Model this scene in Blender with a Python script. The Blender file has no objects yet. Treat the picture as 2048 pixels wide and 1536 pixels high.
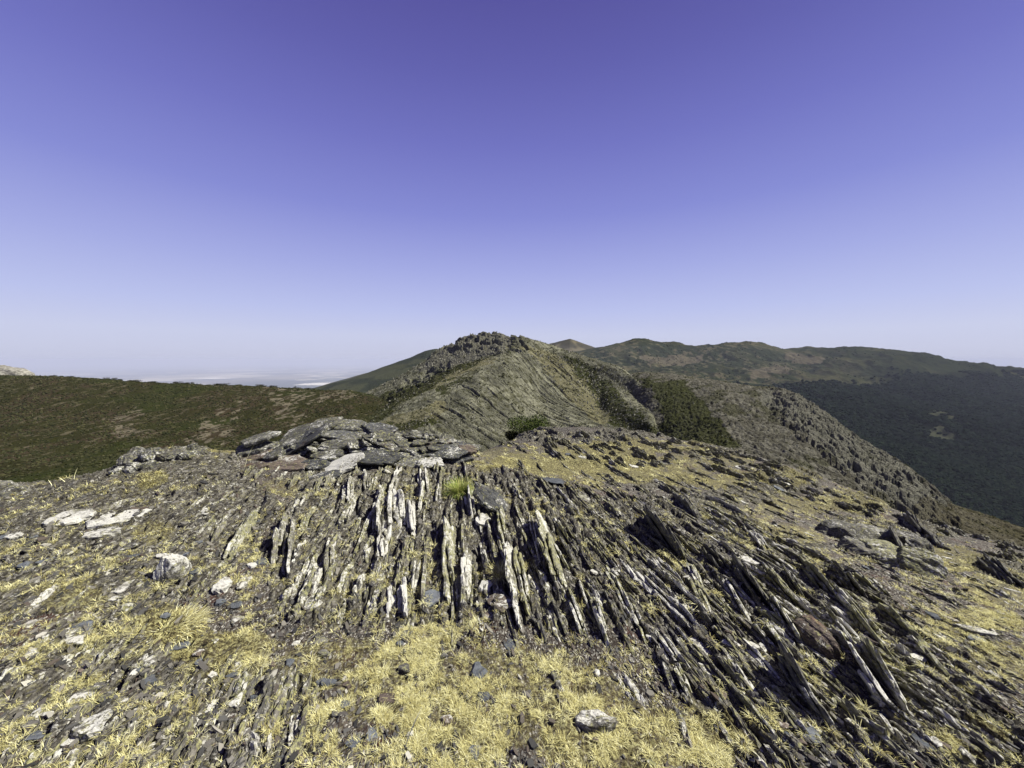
import bpy, bmesh, math
import numpy as np

# ------------------------------------------------------------------ camera, sky, sun
sc = bpy.context.scene
C = sc.collection
F = 770.0                      # focal length in photo pixels (2048 wide)
PITCH = math.atan(48.0 / F)
cam_d = bpy.data.cameras.new('camera'); cam = bpy.data.objects.new('camera', cam_d); C.objects.link(cam)
cam_d.sensor_width = 36.0; cam_d.lens = 36.0 * F / 2048.0
cam_d.clip_start = 0.05; cam_d.clip_end = 400000.0
cam.location = (0, 0, 0); cam.rotation_euler = (math.pi / 2 - PITCH, 0, 0)
sc.camera = cam

SUN_AZ, SUN_EL = math.radians(86), math.radians(47)
world = bpy.data.worlds.new("World"); sc.world = world; world.use_nodes = True
wn, wl = world.node_tree.nodes, world.node_tree.links
wn.clear()
wo = wn.new('ShaderNodeOutputWorld'); bg = wn.new('ShaderNodeBackground')
sky = wn.new('ShaderNodeTexSky'); sky.sky_type = 'NISHITA'; sky.sun_disc = False
sky.sun_elevation = SUN_EL; sky.sun_rotation = SUN_AZ
sky.altitude = 2000; sky.dust_density = 1.2; sky.air_density = 1.0; sky.ozone_density = 2.0
tcw = wn.new('ShaderNodeTexCoord'); sep = wn.new('ShaderNodeSeparateXYZ')
wl.new(tcw.outputs['Generated'], sep.inputs[0])
ramp = wn.new('ShaderNodeValToRGB'); wl.new(sep.outputs['Z'], ramp.inputs[0])
def s2l(r, g, b):
    f = lambda c: (c / 255 / 12.92) if c / 255 <= 0.04045 else ((c / 255 + 0.055) / 1.055) ** 2.4
    return (f(r), f(g), f(b), 1)
stops = [(0.0, s2l(197, 200, 225)), (0.025, s2l(201, 204, 230)), (0.06, s2l(203, 207, 235)), (0.12, s2l(189, 196, 238)), (0.22, s2l(166, 173, 230)),
         (0.34, s2l(136, 142, 215)), (0.47, s2l(115, 117, 196)), (0.58, s2l(99, 98, 176)), (0.70, s2l(84, 78, 154)), (1.0, s2l(72, 66, 138))]
el = ramp.color_ramp.elements
while len(el) < len(stops): el.new(0.5)
for e, (p, c) in zip(el, stops): e.position = p; e.color = c
gain = wn.new('ShaderNodeVectorMath'); gain.operation = 'SCALE'; gain.inputs['Scale'].default_value = 10.0
wl.new(ramp.outputs[0], gain.inputs[0])
mixw = wn.new('ShaderNodeMix'); mixw.data_type = 'RGBA'; mixw.inputs['Factor'].default_value = 0.94
wl.new(sky.outputs[0], mixw.inputs['A']); wl.new(gain.outputs[0], mixw.inputs['B'])
wl.new(mixw.outputs['Result'], bg.inputs[0]); bg.inputs[1].default_value = 0.05
wl.new(bg.outputs[0], wo.inputs[0])

sun_d = bpy.data.lights.new('sun', 'SUN'); sun = bpy.data.objects.new('sun', sun_d); C.objects.link(sun)
sun_d.energy = 5.0; sun_d.angle = math.radians(0.5); sun_d.color = (1.0, 0.97, 0.91)
sun.rotation_euler = (math.pi / 2 - SUN_EL, 0, -SUN_AZ + math.pi)
sc.view_settings.view_transform = 'Standard'; sc.view_settings.look = 'None'
sc.view_settings.exposure = 1.0; sc.view_settings.gamma = 1.0
sc.cycles.max_bounces = 6; sc.cycles.volume_bounces = 1

# ------------------------------------------------------------------ maths helpers
CP, SP = math.cos(PITCH), math.sin(PITCH)
def ray(px, py):
    a = (np.asarray(px, float) - 1024) / F; b = -(np.asarray(py, float) - 768) / F
    dy = CP + b * SP; dz = -SP + b * CP
    return a / dy, dz / dy                       # x and z per metre of forward distance
def pt(px, py, Y):
    ax, az = ray(px, py); Y = np.asarray(Y, float)
    return np.stack([ax * Y, Y + 0 * ax, az * Y], -1)
def proj(x, y, z):
    d = y * CP - z * SP; u = y * SP + z * CP
    d = np.where(d < 0.05, 0.05, d)
    return 1024 + F * x / d, 768 - F * u / d
def hsh(ix, iy, iz, seed):
    h = (ix.astype(np.int64) * 374761393 + iy.astype(np.int64) * 668265263 + iz.astype(np.int64) * 2147483647 + seed * 974634777) & 0xffffffff
    h = ((h ^ (h >> 13)) * 1274126177) & 0xffffffff
    h = ((h ^ (h >> 15)) * 2246822519) & 0xffffffff
    h = h ^ (h >> 14)
    return (h & 0xffffff) / float(0x1000000)
Z0 = np.zeros(1, np.int64)
def vn(x, y, seed=0):
    ix = np.floor(x); iy = np.floor(y); fx = x - ix; fy = y - iy
    fx = fx * fx * fx * (fx * (fx * 6 - 15) + 10); fy = fy * fy * fy * (fy * (fy * 6 - 15) + 10)
    a = hsh(ix, iy, Z0, seed); b = hsh(ix + 1, iy, Z0, seed); c = hsh(ix, iy + 1, Z0, seed); d = hsh(ix + 1, iy + 1, Z0, seed)
    return ((a * (1 - fx) + b * fx) * (1 - fy) + (c * (1 - fx) + d * fx) * fy) * 2 - 1
def fbm(x, y, seed=0, o=4, g=0.5):
    s = 0; a = 1; t = 0
    for k in range(o):
        c_, s_ = math.cos(.6 + 1.1 * k), math.sin(.6 + 1.1 * k)
        s = s + a * vn((x * c_ - y * s_) * 2 ** k + 17.3 * k, (x * s_ + y * c_) * 2 ** k - 9.1 * k, seed + k * 7); t += a; a *= g
    return s / t
def ridged(x, y, seed=0, o=4):
    s = 0; a = 1; t = 0
    for k in range(o):
        s = s + a * (1 - np.abs(vn(x * 2 ** k, y * 2 ** k, seed + k * 5)) * 2); t += a; a *= 0.55
    return s / t
def strata(s, t, seed):
    """jittered cells, returns two random numbers of the nearest cell, the signed offset across it and the border gap"""
    i0 = np.floor(s); j0 = np.floor(t)
    best = np.full(s.shape, 9e9); sec = np.full(s.shape, 9e9); r1 = np.zeros(s.shape); r2 = np.zeros(s.shape); off = np.zeros(s.shape)
    for di in (-1, 0, 1):
        for dj in (-1, 0, 1):
            i = i0 + di; j = j0 + dj
            cs = i + 0.15 + 0.7 * hsh(i, j, Z0, seed); ct = j + 0.1 + 0.8 * hsh(i, j, Z0, seed + 1)
            d = np.abs(s - cs) * 1.15 + np.abs(t - ct) * 0.85
            m = d < best
            sec = np.where(m, best, np.minimum(sec, d))
            r1 = np.where(m, hsh(i, j, Z0, seed + 2), r1); r2 = np.where(m, hsh(i, j, Z0, seed + 3), r2)
            off = np.where(m, s - cs, off); best = np.where(m, d, best)
    return r1, r2, off, sec - best
def sm(a, b, x):
    t = np.clip((x - a) / (b - a), 0, 1); return t * t * (3 - 2 * t)
def inpoly(px, py, poly):
    r = np.zeros(np.shape(px), bool); n = len(poly)
    for k in range(n):
        x1, y1 = poly[k]; x2, y2 = poly[(k + 1) % n]
        c = ((y1 > py) != (y2 > py)) & (px < (x2 - x1) * (py - y1) / (y2 - y1 + 1e-9) + x1)
        r ^= c
    return r.astype(float)
def blobs(px, py, lst):
    m = np.zeros(np.shape(px))
    for cx, cy, rx, ry, w in lst:
        d = ((px - cx) / rx) ** 2 + ((py - cy) / ry) ** 2
        m = np.maximum(m, w * sm(1.3, 0.5, d))
    return m

# ------------------------------------------------------------------ mesh helpers
def mesh_np(name, V, faces, attrs=None, smooth=True):
    """faces: (n,3) or (n,4) int array or a list of such arrays"""
    if not isinstance(faces, (list, tuple)): faces = [faces]
    faces = [f for f in faces if len(f)]
    me = bpy.data.meshes.new(name)
    V = np.ascontiguousarray(V, np.float32)
    me.vertices.add(len(V)); me.vertices.foreach_set('co', V.ravel())
    li = np.concatenate([f.ravel() for f in faces]).astype(np.int32)
    tot = np.concatenate([np.full(len(f), f.shape[1], np.int32) for f in faces])
    st = np.concatenate([[0], np.cumsum(tot)[:-1]]).astype(np.int32)
    me.loops.add(len(li)); me.loops.foreach_set('vertex_index', li)
    me.polygons.add(len(tot)); me.polygons.foreach_set('loop_start', st)
    try: me.polygons.foreach_set('loop_total', tot)
    except Exception: pass
    me.polygons.foreach_set('use_smooth', np.full(len(tot), smooth, bool))
    for k, a in (attrs or {}).items():
        a = np.asarray(a, np.float32)
        if a.ndim == 1:
            at = me.attributes.new(k, 'FLOAT', 'POINT'); at.data.foreach_set('value', a)
        else:
            if a.shape[1] == 3: a = np.concatenate([a, np.ones((len(a), 1), np.float32)], 1)
            at = me.attributes.new(k, 'FLOAT_COLOR', 'POINT'); at.data.foreach_set('color', np.ascontiguousarray(a).ravel())
    me.update(calc_edges=True)
    return me
def grid_faces(n, m):
    i = np.arange(n - 1)[:, None]; j = np.arange(m - 1)[None, :]
    a = i * m + j
    return np.stack([a, a + 1, a + m + 1, a + m], -1).reshape(-1, 4)
def obj(name, me, mat=None, label=None, cat=None, group=None, kind=None, parent=None):
    o = bpy.data.objects.new(name, me); C.objects.link(o)
    if mat and not me.materials: me.materials.append(mat)
    if label: o['label'] = label
    if cat: o['category'] = cat
    if group: o['group'] = group
    if kind: o['kind'] = kind
    if parent: o.parent = parent
    return o
def rotz(a):
    c, s = math.cos(a), math.sin(a); return np.array([[c, -s, 0], [s, c, 0], [0, 0, 1.0]])
def rotx(a):
    c, s = math.cos(a), math.sin(a); return np.array([[1.0, 0, 0], [0, c, -s], [0, s, c]])
def roty(a):
    c, s = math.cos(a), math.sin(a); return np.array([[c, 0, s], [0, 1.0, 0], [-s, 0, c]])
from mathutils import Matrix
def set_m(o, R, loc):
    M = Matrix(R.tolist()).to_4x4(); M.translation = loc; o.matrix_world = M

# ------------------------------------------------------------------ materials
class NT:
    def __init__(s, name):
        s.m = bpy.data.materials.new(name); s.m.use_nodes = True
        s.n = s.m.node_tree.nodes; s.l = s.m.node_tree.links
        s.b = s.n['Principled BSDF']
        s.b.inputs['Specular IOR Level'].default_value = 0.12
    def add(s, t, **k):
        x = s.n.new(t)
        for a, v in k.items(): setattr(x, a, v)
        return x
    def coord(s, which='Object', scale=(1, 1, 1), rot=(0, 0, 0)):
        if which == 'World':
            o = s.add('ShaderNodeNewGeometry').outputs['Position']
        else: o = s.add('ShaderNodeTexCoord').outputs[which]
        mp = s.add('ShaderNodeMapping'); mp.inputs['Scale'].default_value = scale; mp.inputs['Rotation'].default_value = rot
        s.l.new(o, mp.inputs[0]); return mp.outputs[0]
    def offset(s, v, amt=37.0):
        oi = s.add('ShaderNodeObjectInfo'); mu = s.math('MULTIPLY', oi.outputs['Random'], amt)
        ad = s.add('ShaderNodeVectorMath', operation='ADD'); s.l.new(v, ad.inputs[0]); s.l.new(mu, ad.inputs[1]); return ad.outputs[0]
    def noise(s, v, scale, detail=4, rough=0.6, dist=0.0):
        x = s.add('ShaderNodeTexNoise'); x.inputs['Scale'].default_value = scale; x.inputs['Detail'].default_value = detail
        x.inputs['Roughness'].default_value = rough; x.inputs['Distortion'].default_value = dist
        s.l.new(v, x.inputs['Vector']); return x.outputs['Fac']
    def voro(s, v, scale, out='Color', feature='F1'):
        x = s.add('ShaderNodeTexVoronoi', feature=feature); x.inputs['Scale'].default_value = scale
        s.l.new(v, x.inputs['Vector']); return x.outputs[out]
    def map(s, f, a, b, c=0.0, d=1.0):
        x = s.add('ShaderNodeMapRange'); x.inputs[1].default_value = a; x.inputs[2].default_value = b
        x.inputs[3].default_value = c; x.inputs[4].default_value = d; s.l.new(f, x.inputs[0]); return x.outputs[0]
    def math(s, op, a, b=None):
        x = s.add('ShaderNodeMath', operation=op)
        for k, v in enumerate((a, b)):
            if v is None: continue
            if isinstance(v, (int, float)): x.inputs[k].default_value = v
            else: s.l.new(v, x.inputs[k])
        return x.outputs[0]
    def mix(s, f, a, b, mode='MIX'):
        x = s.add('ShaderNodeMix', data_type='RGBA', blend_type=mode)
        for nm, v in (('Factor', f), ('A', a), ('B', b)):
            if isinstance(v, (int, float)): x.inputs[nm].default_value = v
            elif isinstance(v, tuple): x.inputs[nm].default_value = (*v, 1)[:4]
            else: s.l.new(v, x.inputs[nm])
        return x.outputs['Result']
    def attr(s, name, out='Fac'):
        return s.add('ShaderNodeAttribute', attribute_name=name).outputs[out]
    def ramp(s, f, st):
        x = s.add('ShaderNodeValToRGB'); e = x.color_ramp.elements
        while len(e) < len(st): e.new(0.5)
        for a, (p, c) in zip(e, st): a.position = p; a.color = (*c, 1)
        s.l.new(f, x.inputs[0]); return x.outputs[0]
    def done(s, col, bump=None, strength=0.5, dist=0.01, rough=0.9):
        s.l.new(col, s.b.inputs['Base Color'])
        if isinstance(rough, (int, float)): s.b.inputs['Roughness'].default_value = rough
        else: s.l.new(rough, s.b.inputs['Roughness'])
        if bump is not None:
            bn = s.add('ShaderNodeBump'); bn.inputs['Strength'].default_value = strength; bn.inputs['Distance'].default_value = dist
            s.l.new(bump, bn.inputs['Height']); s.l.new(bn.outputs[0], s.b.inputs['Normal'])
        return s.m

STRIKE = math.radians(9)       # bedding strikes 9 degrees left of straight ahead
def rock_mat(name, base_lo, base_hi, white=0.5, yellow=0.5, rust=0.2, world=False):
    """white / yellow: share of pale and of yellow-green lichen"""
    t = NT(name)
    if world: v = t.coord('World', rot=(0, 0, -STRIKE)); v2 = t.coord('World', (9, 1.2, 4), (0, 0, -STRIKE))
    else: v = t.offset(t.coord('Object')); v2 = t.offset(t.coord('Object', (1.2, 5, 16)))
    n1 = t.noise(v, 16, 7, 0.72); st = t.noise(v2, 6 if not world else 5, 5, 0.65)
    f = t.math('ADD', t.math('MULTIPLY', n1, 0.5), t.math('MULTIPLY', st, 0.5))
    col = t.ramp(f, [(0.40, base_lo), (0.5, tuple((a + b) / 2 for a, b in zip(base_lo, base_hi))), (0.59, base_hi)])
    if not world:
        rnd = t.add('ShaderNodeObjectInfo').outputs['Random']
    else: rnd = t.attr('rnd')
    k = t.map(rnd, 0, 1, 0.6, 1.1)
    sc_ = t.add('ShaderNodeVectorMath', operation='SCALE'); t.l.new(col, sc_.inputs[0]); t.l.new(k, sc_.inputs['Scale']); col = sc_.outputs[0]
    nr = t.noise(v, 5, 4, 0.6)
    col = t.mix(t.math('MULTIPLY', t.map(nr, 0.6, 0.72), rust), col, (0.12, 0.06, 0.032))
    ny = t.noise(v, 30, 7, 0.75)
    col = t.mix(t.math('MULTIPLY', t.map(ny, 0.62 - 0.18 * yellow, 0.70 - 0.16 * yellow), 0.75), col, (0.25, 0.245, 0.10))
    nw = t.noise(v, 26, 8, 0.78, 0.5); nb = t.noise(v, 3.0, 2, 0.5)
    wm = t.math('ADD', t.math('MULTIPLY', nw, 0.65), t.math('MULTIPLY', nb, 0.35))
    th = 0.66 - 0.2 * white
    col = t.mix(t.math('MULTIPLY', t.map(wm, th, th + 0.04), 0.95), col, (0.44, 0.43, 0.365))
    sp = t.noise(v, 75, 4, 0.75)
    col = t.mix(t.map(sp, 0.58, 0.64, 0, 0.85), col, (0.022, 0.02, 0.018))
    bump = t.math('ADD', t.math('MULTIPLY', st, 1.0), t.math('MULTIPLY', t.noise(v, 35, 5, 0.7), 0.5))
    return t.done(col, bump, 0.9, 0.015, 0.85)
M_lichen = rock_mat('lichen_slate', (0.045, 0.043, 0.035), (0.24, 0.225, 0.18), 0.85, 0.65, 0.15)
M_white = rock_mat('white_lichen_rock', (0.05, 0.048, 0.04), (0.34, 0.32, 0.265), 1.05, 0.55, 0.1)
M_green = rock_mat('greenish_lichen_slate', (0.045, 0.045, 0.033), (0.22, 0.21, 0.145), 0.7, 0.85, 0.15)
M_dark = rock_mat('dark_slate', (0.028, 0.027, 0.024), (0.15, 0.143, 0.12), 0.5, 0.5, 0.2)
M_blue = rock_mat('bare_bluish_slate', (0.06, 0.066, 0.07), (0.13, 0.14, 0.143), 0.15, 0.1, 0.15)
M_slate = rock_mat('grey_heap_slate', (0.024, 0.025, 0.025), (0.105, 0.106, 0.10), 0.52, 0.4, 0.25)
M_heap = rock_mat('lichened_heap_slate', (0.026, 0.026, 0.023), (0.13, 0.126, 0.108), 0.64, 0.55, 0.3)
M_rust = rock_mat('rusty_slate', (0.035, 0.028, 0.023), (0.14, 0.11, 0.085), 0.6, 0.45, 0.45)
M_strata = rock_mat('bedded_slate', (0.028, 0.026, 0.021), (0.17, 0.158, 0.125), 0.6, 0.75, 0.2, world=True)

def ground_mat():
    t = NT('stony_soil')
    v = t.coord('World', rot=(0, 0, -STRIKE)); vs = t.coord('World', (10, 1.5, 5), (0, 0, -STRIKE)); vc = t.coord('World', (1.7, 1, 1), (0, 0, -STRIKE))
    rock = t.attr('rock'); grass = t.attr('grass'); dist = t.attr('dist')
    n = t.noise(v, 6, 6, 0.65); nf = t.noise(v, 45, 5, 0.7)
    soil = t.ramp(n, [(0.38, (0.014, 0.011, 0.008)), (0.52, (0.04, 0.032, 0.024)), (0.64, (0.085, 0.07, 0.052))])
    nm = t.noise(v, 3.2, 4, 0.6)
    soil = t.mix(t.map(nm, 0.56, 0.64, 0, 0.75), soil, (0.05, 0.02, 0.014))
    # slate chips
    c1 = t.voro(vc, 38, 'Color'); s1 = t.add('ShaderNodeSeparateColor'); t.l.new(c1, s1.inputs[0])
    chipc = t.ramp(s1.outputs[0], [(0.0, (0.025, 0.024, 0.021)), (0.5, (0.08, 0.077, 0.066)), (0.85, (0.18, 0.17, 0.14)), (1.0, (0.4, 0.38, 0.32))])
    chipm = t.math('MULTIPLY', t.map(s1.outputs[1], 0.45, 0.5), t.map(t.voro(vc, 38, 'Distance'), 0.5, 0.42))
    soil = t.mix(chipm, soil, chipc)
    c2 = t.voro(vc, 95, 'Color'); s2 = t.add('ShaderNodeSeparateColor'); t.l.new(c2, s2.inputs[0])
    soil = t.mix(t.map(s2.outputs[1], 0.62, 0.66, 0, 0.9), soil, t.ramp(s2.outputs[0], [(0, (0.03, 0.026, 0.02)), (0.7, (0.13, 0.12, 0.095)), (1, (0.45, 0.43, 0.35))]))
    # bedrock
    st = t.noise(vs, 5, 6, 0.68)
    rk = t.ramp(st, [(0.40, (0.018, 0.016, 0.012)), (0.5, (0.06, 0.055, 0.043)), (0.62, (0.17, 0.16, 0.125))])
    ny = t.noise(v, 28, 7, 0.75)
    rk = t.mix(t.map(ny, 0.53, 0.59, 0, 0.5), rk, (0.20, 0.185, 0.085))
    nw = t.noise(v, 18, 8, 0.78, 0.5)
    rk = t.mix(t.map(nw, 0.565, 0.60, 0, 0.95), rk, (0.38, 0.37, 0.31))
    nk = t.noise(v, 60, 4, 0.75)
    rk = t.mix(t.map(nk, 0.54, 0.61, 0, 0.85), rk, (0.02, 0.018, 0.015))
    rm = t.map(t.math('ADD', t.math('MULTIPLY', rock, 0.62), t.math('MULTIPLY', t.noise(v, 4, 5, 0.65), 0.7)), 0.50, 0.60)
    col = t.mix(rm, soil, rk)
    # straw litter
    gn = t.noise(v, 16, 6, 0.75)
    litter = t.ramp(nf, [(0.40, (0.025, 0.02, 0.009)), (0.5, (0.10, 0.085, 0.036)), (0.62, (0.29, 0.275, 0.12))])
    gm = t.map(t.math('ADD', t.math('MULTIPLY', grass, 0.75), t.math('MULTIPLY', gn, 0.9)), 0.92, 1.16)
    col = t.mix(gm, col, litter)
    b = t.math('ADD', t.math('MULTIPLY', nf, 0.7), t.math('ADD', t.math('MULTIPLY', t.math('MULTIPLY', st, rm), 1.2), t.math('MULTIPLY', s1.outputs[0], 0.5)))
    return t.done(col, b, 1.0, 0.02, 0.95)
M_ground = ground_mat()

def tinted(name, sc1, bs=0.6, bd=0.5, var=0.5, rough=0.95):
    """terrain far away: albedo from the 'col' attribute, broken up by noise"""
    t = NT(name); v = t.coord('World')
    n = t.noise(v, sc1, 6, 0.7); n2 = t.noise(v, sc1 * 6, 4, 0.7)
    k = t.math('ADD', t.math('MULTIPLY', n, var * 1.4), t.math('MULTIPLY', n2, var * 1.2))
    k = t.math('MULTIPLY', t.math('ADD', k, 1 - var * 1.3), 0.82); t.b.inputs['Specular IOR Level'].default_value = 0.0
    s_ = t.add('ShaderNodeVectorMath', operation='SCALE'); t.l.new(t.attr('col', 'Color'), s_.inputs[0]); t.l.new(k, s_.inputs['Scale'])
    return t.done(s_.outputs[0], t.math('ADD', n, n2), bs, bd, rough)

def blade_mat(name, stops_, trans=0.15):
    t = NT(name); c = t.ramp(t.attr('rnd'), stops_)
    t.b.inputs['Specular IOR Level'].default_value = 0.0
    m = t.done(c, rough=0.75)
    return m
M_straw = blade_mat('dry_straw', [(0.0, (0.13, 0.10, 0.035)), (0.27, (0.29, 0.255, 0.095)), (0.6, (0.52, 0.485, 0.205)), (1.0, (0.72, 0.70, 0.42))])
M_greengrass = blade_mat('yellow_green_grass', [(0.0, (0.09, 0.13, 0.03)), (0.5, (0.24, 0.30, 0.06)), (1.0, (0.55, 0.50, 0.2))])
M_leaf = blade_mat('heather_leaf', [(0.0, (0.012, 0.014, 0.006)), (0.5, (0.024, 0.026, 0.011)), (1.0, (0.048, 0.046, 0.020))])
M_bright_leaf = blade_mat('bright_leaf', [(0.0, (0.02, 0.035, 0.008)), (0.5, (0.05, 0.068, 0.018)), (1.0, (0.12, 0.14, 0.045))])
M_tree = blade_mat('forest_leaf', [(0.0, (0.005, 0.009, 0.006)), (0.5, (0.0075, 0.012, 0.0075)), (1.0, (0.013, 0.019, 0.010))])
M_chip = NT('slate_chip'); _r = M_chip.attr('rnd')
M_chip = M_chip.done(M_chip.ramp(_r, [(0.0, (0.02, 0.02, 0.018)), (0.45, (0.065, 0.063, 0.056)), (0.6, (0.06, 0.045, 0.033)), (0.7, (0.085, 0.08, 0.066)), (0.93, (0.14, 0.13, 0.105)), (1.0, (0.36, 0.345, 0.28))]), M_chip.noise(M_chip.coord('World'), 60, 4, 0.7), 0.6, 0.01, 0.8)
M_wood = NT('woody_stem').m; M_wood.node_tree.nodes['Principled BSDF'].inputs['Base Color'].default_value = (0.09, 0.06, 0.04, 1)

# ------------------------------------------------------------------ near ground: smooth fit through measured points
CTRL = []   # x, y, z
def cp(px, py, Y): CTRL.append(pt(px, py, Y))
for px, py, Y in [(0, 1536, 1.55), (500, 1536, 1.58), (1024, 1536, 1.6), (1500, 1536, 1.65), (2048, 1536, 1.75),
                  (-350, 1400, 2.0), (0, 1250, 2.35), (500, 1250, 2.5), (1024, 1250, 2.5), (1500, 1250, 2.7), (2048, 1280, 3.0), (2400, 1300, 3.1),
                  (-350, 1120, 3.2), (0, 1080, 3.45), (400, 1060, 3.7), (800, 1050, 3.9), (1100, 1040, 4.2), (1500, 1060, 4.6), (1800, 1130, 4.7), (2048, 1180, 4.6), (2400, 1230, 4.5),
                  (-300, 1000, 4.4), (0, 985, 4.6), (160, 965, 5.2), (290, 915, 5.6), (400, 902, 6.2), (600, 915, 6.1), (800, 910, 6.3), (940, 905, 7.5),
                  (1010, 885, 10.5), (1060, 866, 14), (1200, 868, 14.5), (1350, 884, 13), (1500, 917, 12), (1600, 945, 11.2), (1700, 980, 10.3), (1850, 1050, 9.2), (1950, 1075, 8.6), (2048, 1100, 8.2), (2400, 1160, 7.6),
                  (1200, 925, 8.5), (1400, 960, 8.2), (1650, 1040, 7.4)]:
    cp(px, py, Y)
for x, y, z in [(-4, -2, -1.7), (0, -2, -1.65), (4, -2, -2.0), (-5, 0.5, -1.75), (5, 0.5, -2.2), (0, 0, -1.6),
                (-10, 8, -4.6), (-7.6, 8.6, -3.4), (-5, 9.2, -3.0), (-2.5, 9.5, -3.0), (-0.8, 12.5, -3.3), (-12, 5, -4.6), (0.5, 19, -5), (3.5, 20, -5.6), (7, 18, -6.2), (10, 16, -7), (12, 13, -6.8), (15, 10, -6.6),
                (-12, 20, -14), (0, 30, -13), (12, 28, -15), (24, 20, -15), (-22, 8, -12), (22, 8, -11), (-14, -2, -4), (14, -2, -5)]:
    CTRL.append(np.array([x, y, z], float))
CT = np.array(CTRL); CX = CT[:, :2]
def _k(d2): return np.where(d2 > 1e-12, 0.5 * d2 * np.log(d2 + 1e-20), 0)
_d = ((CX[:, None] - CX[None]) ** 2).sum(-1); n_ = len(CX)
A = np.zeros((n_ + 3, n_ + 3)); A[:n_, :n_] = _k(_d) + np.eye(n_) * 0.05
A[:n_, n_] = 1; A[:n_, n_ + 1:] = CX; A[n_, :n_] = 1; A[n_ + 1:, :n_] = CX.T
W_ = np.linalg.solve(A, np.concatenate([CT[:, 2], [0, 0, 0]]))
def base_exact(x, y):
    x = np.asarray(x, float); y = np.asarray(y, float); sh = x.shape; x = x.ravel(); y = y.ravel()
    r = W_[n_] + W_[n_ + 1] * x + W_[n_ + 2] * y
    for k in range(n_):
        r = r + W_[k] * _k((x - CX[k, 0]) ** 2 + (y - CX[k, 1]) ** 2)
    # heap under the cairn
    r = r + 0.29 * sm(1.0, 0.15, ((x + 2.4) / 2.05) ** 2 + ((y - 6.6) / 1.1) ** 2)
    # small rocky knob left of it
    r = r + 0.07 * sm(1.0, 0.0, ((x + 5.2) / 0.9) ** 2 + ((y - 5.7) / 0.6) ** 2)
    return r.reshape(sh)
HX0, HY0, HD = -27.0, -4.0, 0.05
_hx = np.arange(HX0, 27.0, HD); _hy = np.arange(HY0, 37.0, HD)
HGRID = base_exact(np.repeat(_hx[None, :], len(_hy), 0), np.repeat(_hy[:, None], len(_hx), 1))
def base_h(x, y):
    x = np.nan_to_num(np.asarray(x, float), nan=0.0); y = np.nan_to_num(np.asarray(y, float), nan=0.0)
    u = np.clip((np.asarray(x, float) - HX0) / HD, 0, len(_hx) - 1.001); v = np.clip((np.asarray(y, float) - HY0) / HD, 0, len(_hy) - 1.001)
    i = u.astype(int); j = v.astype(int); u = u - i; v = v - j
    return (HGRID[j, i] * (1 - u) + HGRID[j, i + 1] * u) * (1 - v) + (HGRID[j + 1, i] * (1 - u) + HGRID[j + 1, i + 1] * u) * v
CS, SS = math.cos(STRIKE), math.sin(STRIKE)
def st_co(x, y):                     # across-strike (right positive) and along-strike (away positive)
    return x * CS + y * SS, -x * SS + y * CS
ROCK_P = [([(600, 940), (960, 930), (1250, 1000), (1300, 1250), (1000, 1260), (880, 1245), (560, 1250), (520, 1100)], 0.75),
          ([(1240, 990), (1450, 1010), (1700, 1150), (1980, 1390), (2100, 1560), (1540, 1560), (1400, 1420), (1290, 1260), (1210, 1120)], 0.9),
          ([(400, 1330), (620, 1350), (640, 1560), (330, 1560)], 0.95),
          ([(0, 1330), (330, 1180), (420, 1300), (330, 1560), (-300, 1560), (-300, 1300)], 0.72),
          ([(0, 1000), (250, 900), (470, 910), (560, 1010), (420, 1180), (0, 1250), (-300, 1250), (-300, 1010)], 0.68),
          ([(1650, 1040), (1800, 1045), (1870, 1150), (1700, 1110)], 1.0)]
ROCK_B = [(1240, 872, 110, 14, .6), (1080, 874, 60, 14, .7), (1440, 900, 80, 18, .6), (1560, 965, 90, 25, .7), (1330, 970, 80, 20, .55), (1390, 1010, 60, 20, .5),
          (1850, 1070, 60, 25, .7), (2000, 1130, 80, 30, .6), (1480, 990, 100, 22, .5), (1720, 1010, 70, 22, .6), (1600, 1100, 60, 25, .5), (1930, 1300, 80, 50, .45),
          (1180, 930, 40, 12, .5), (330, 905, 90, 25, .9), (40, 970, 90, 15, .8)]
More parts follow.
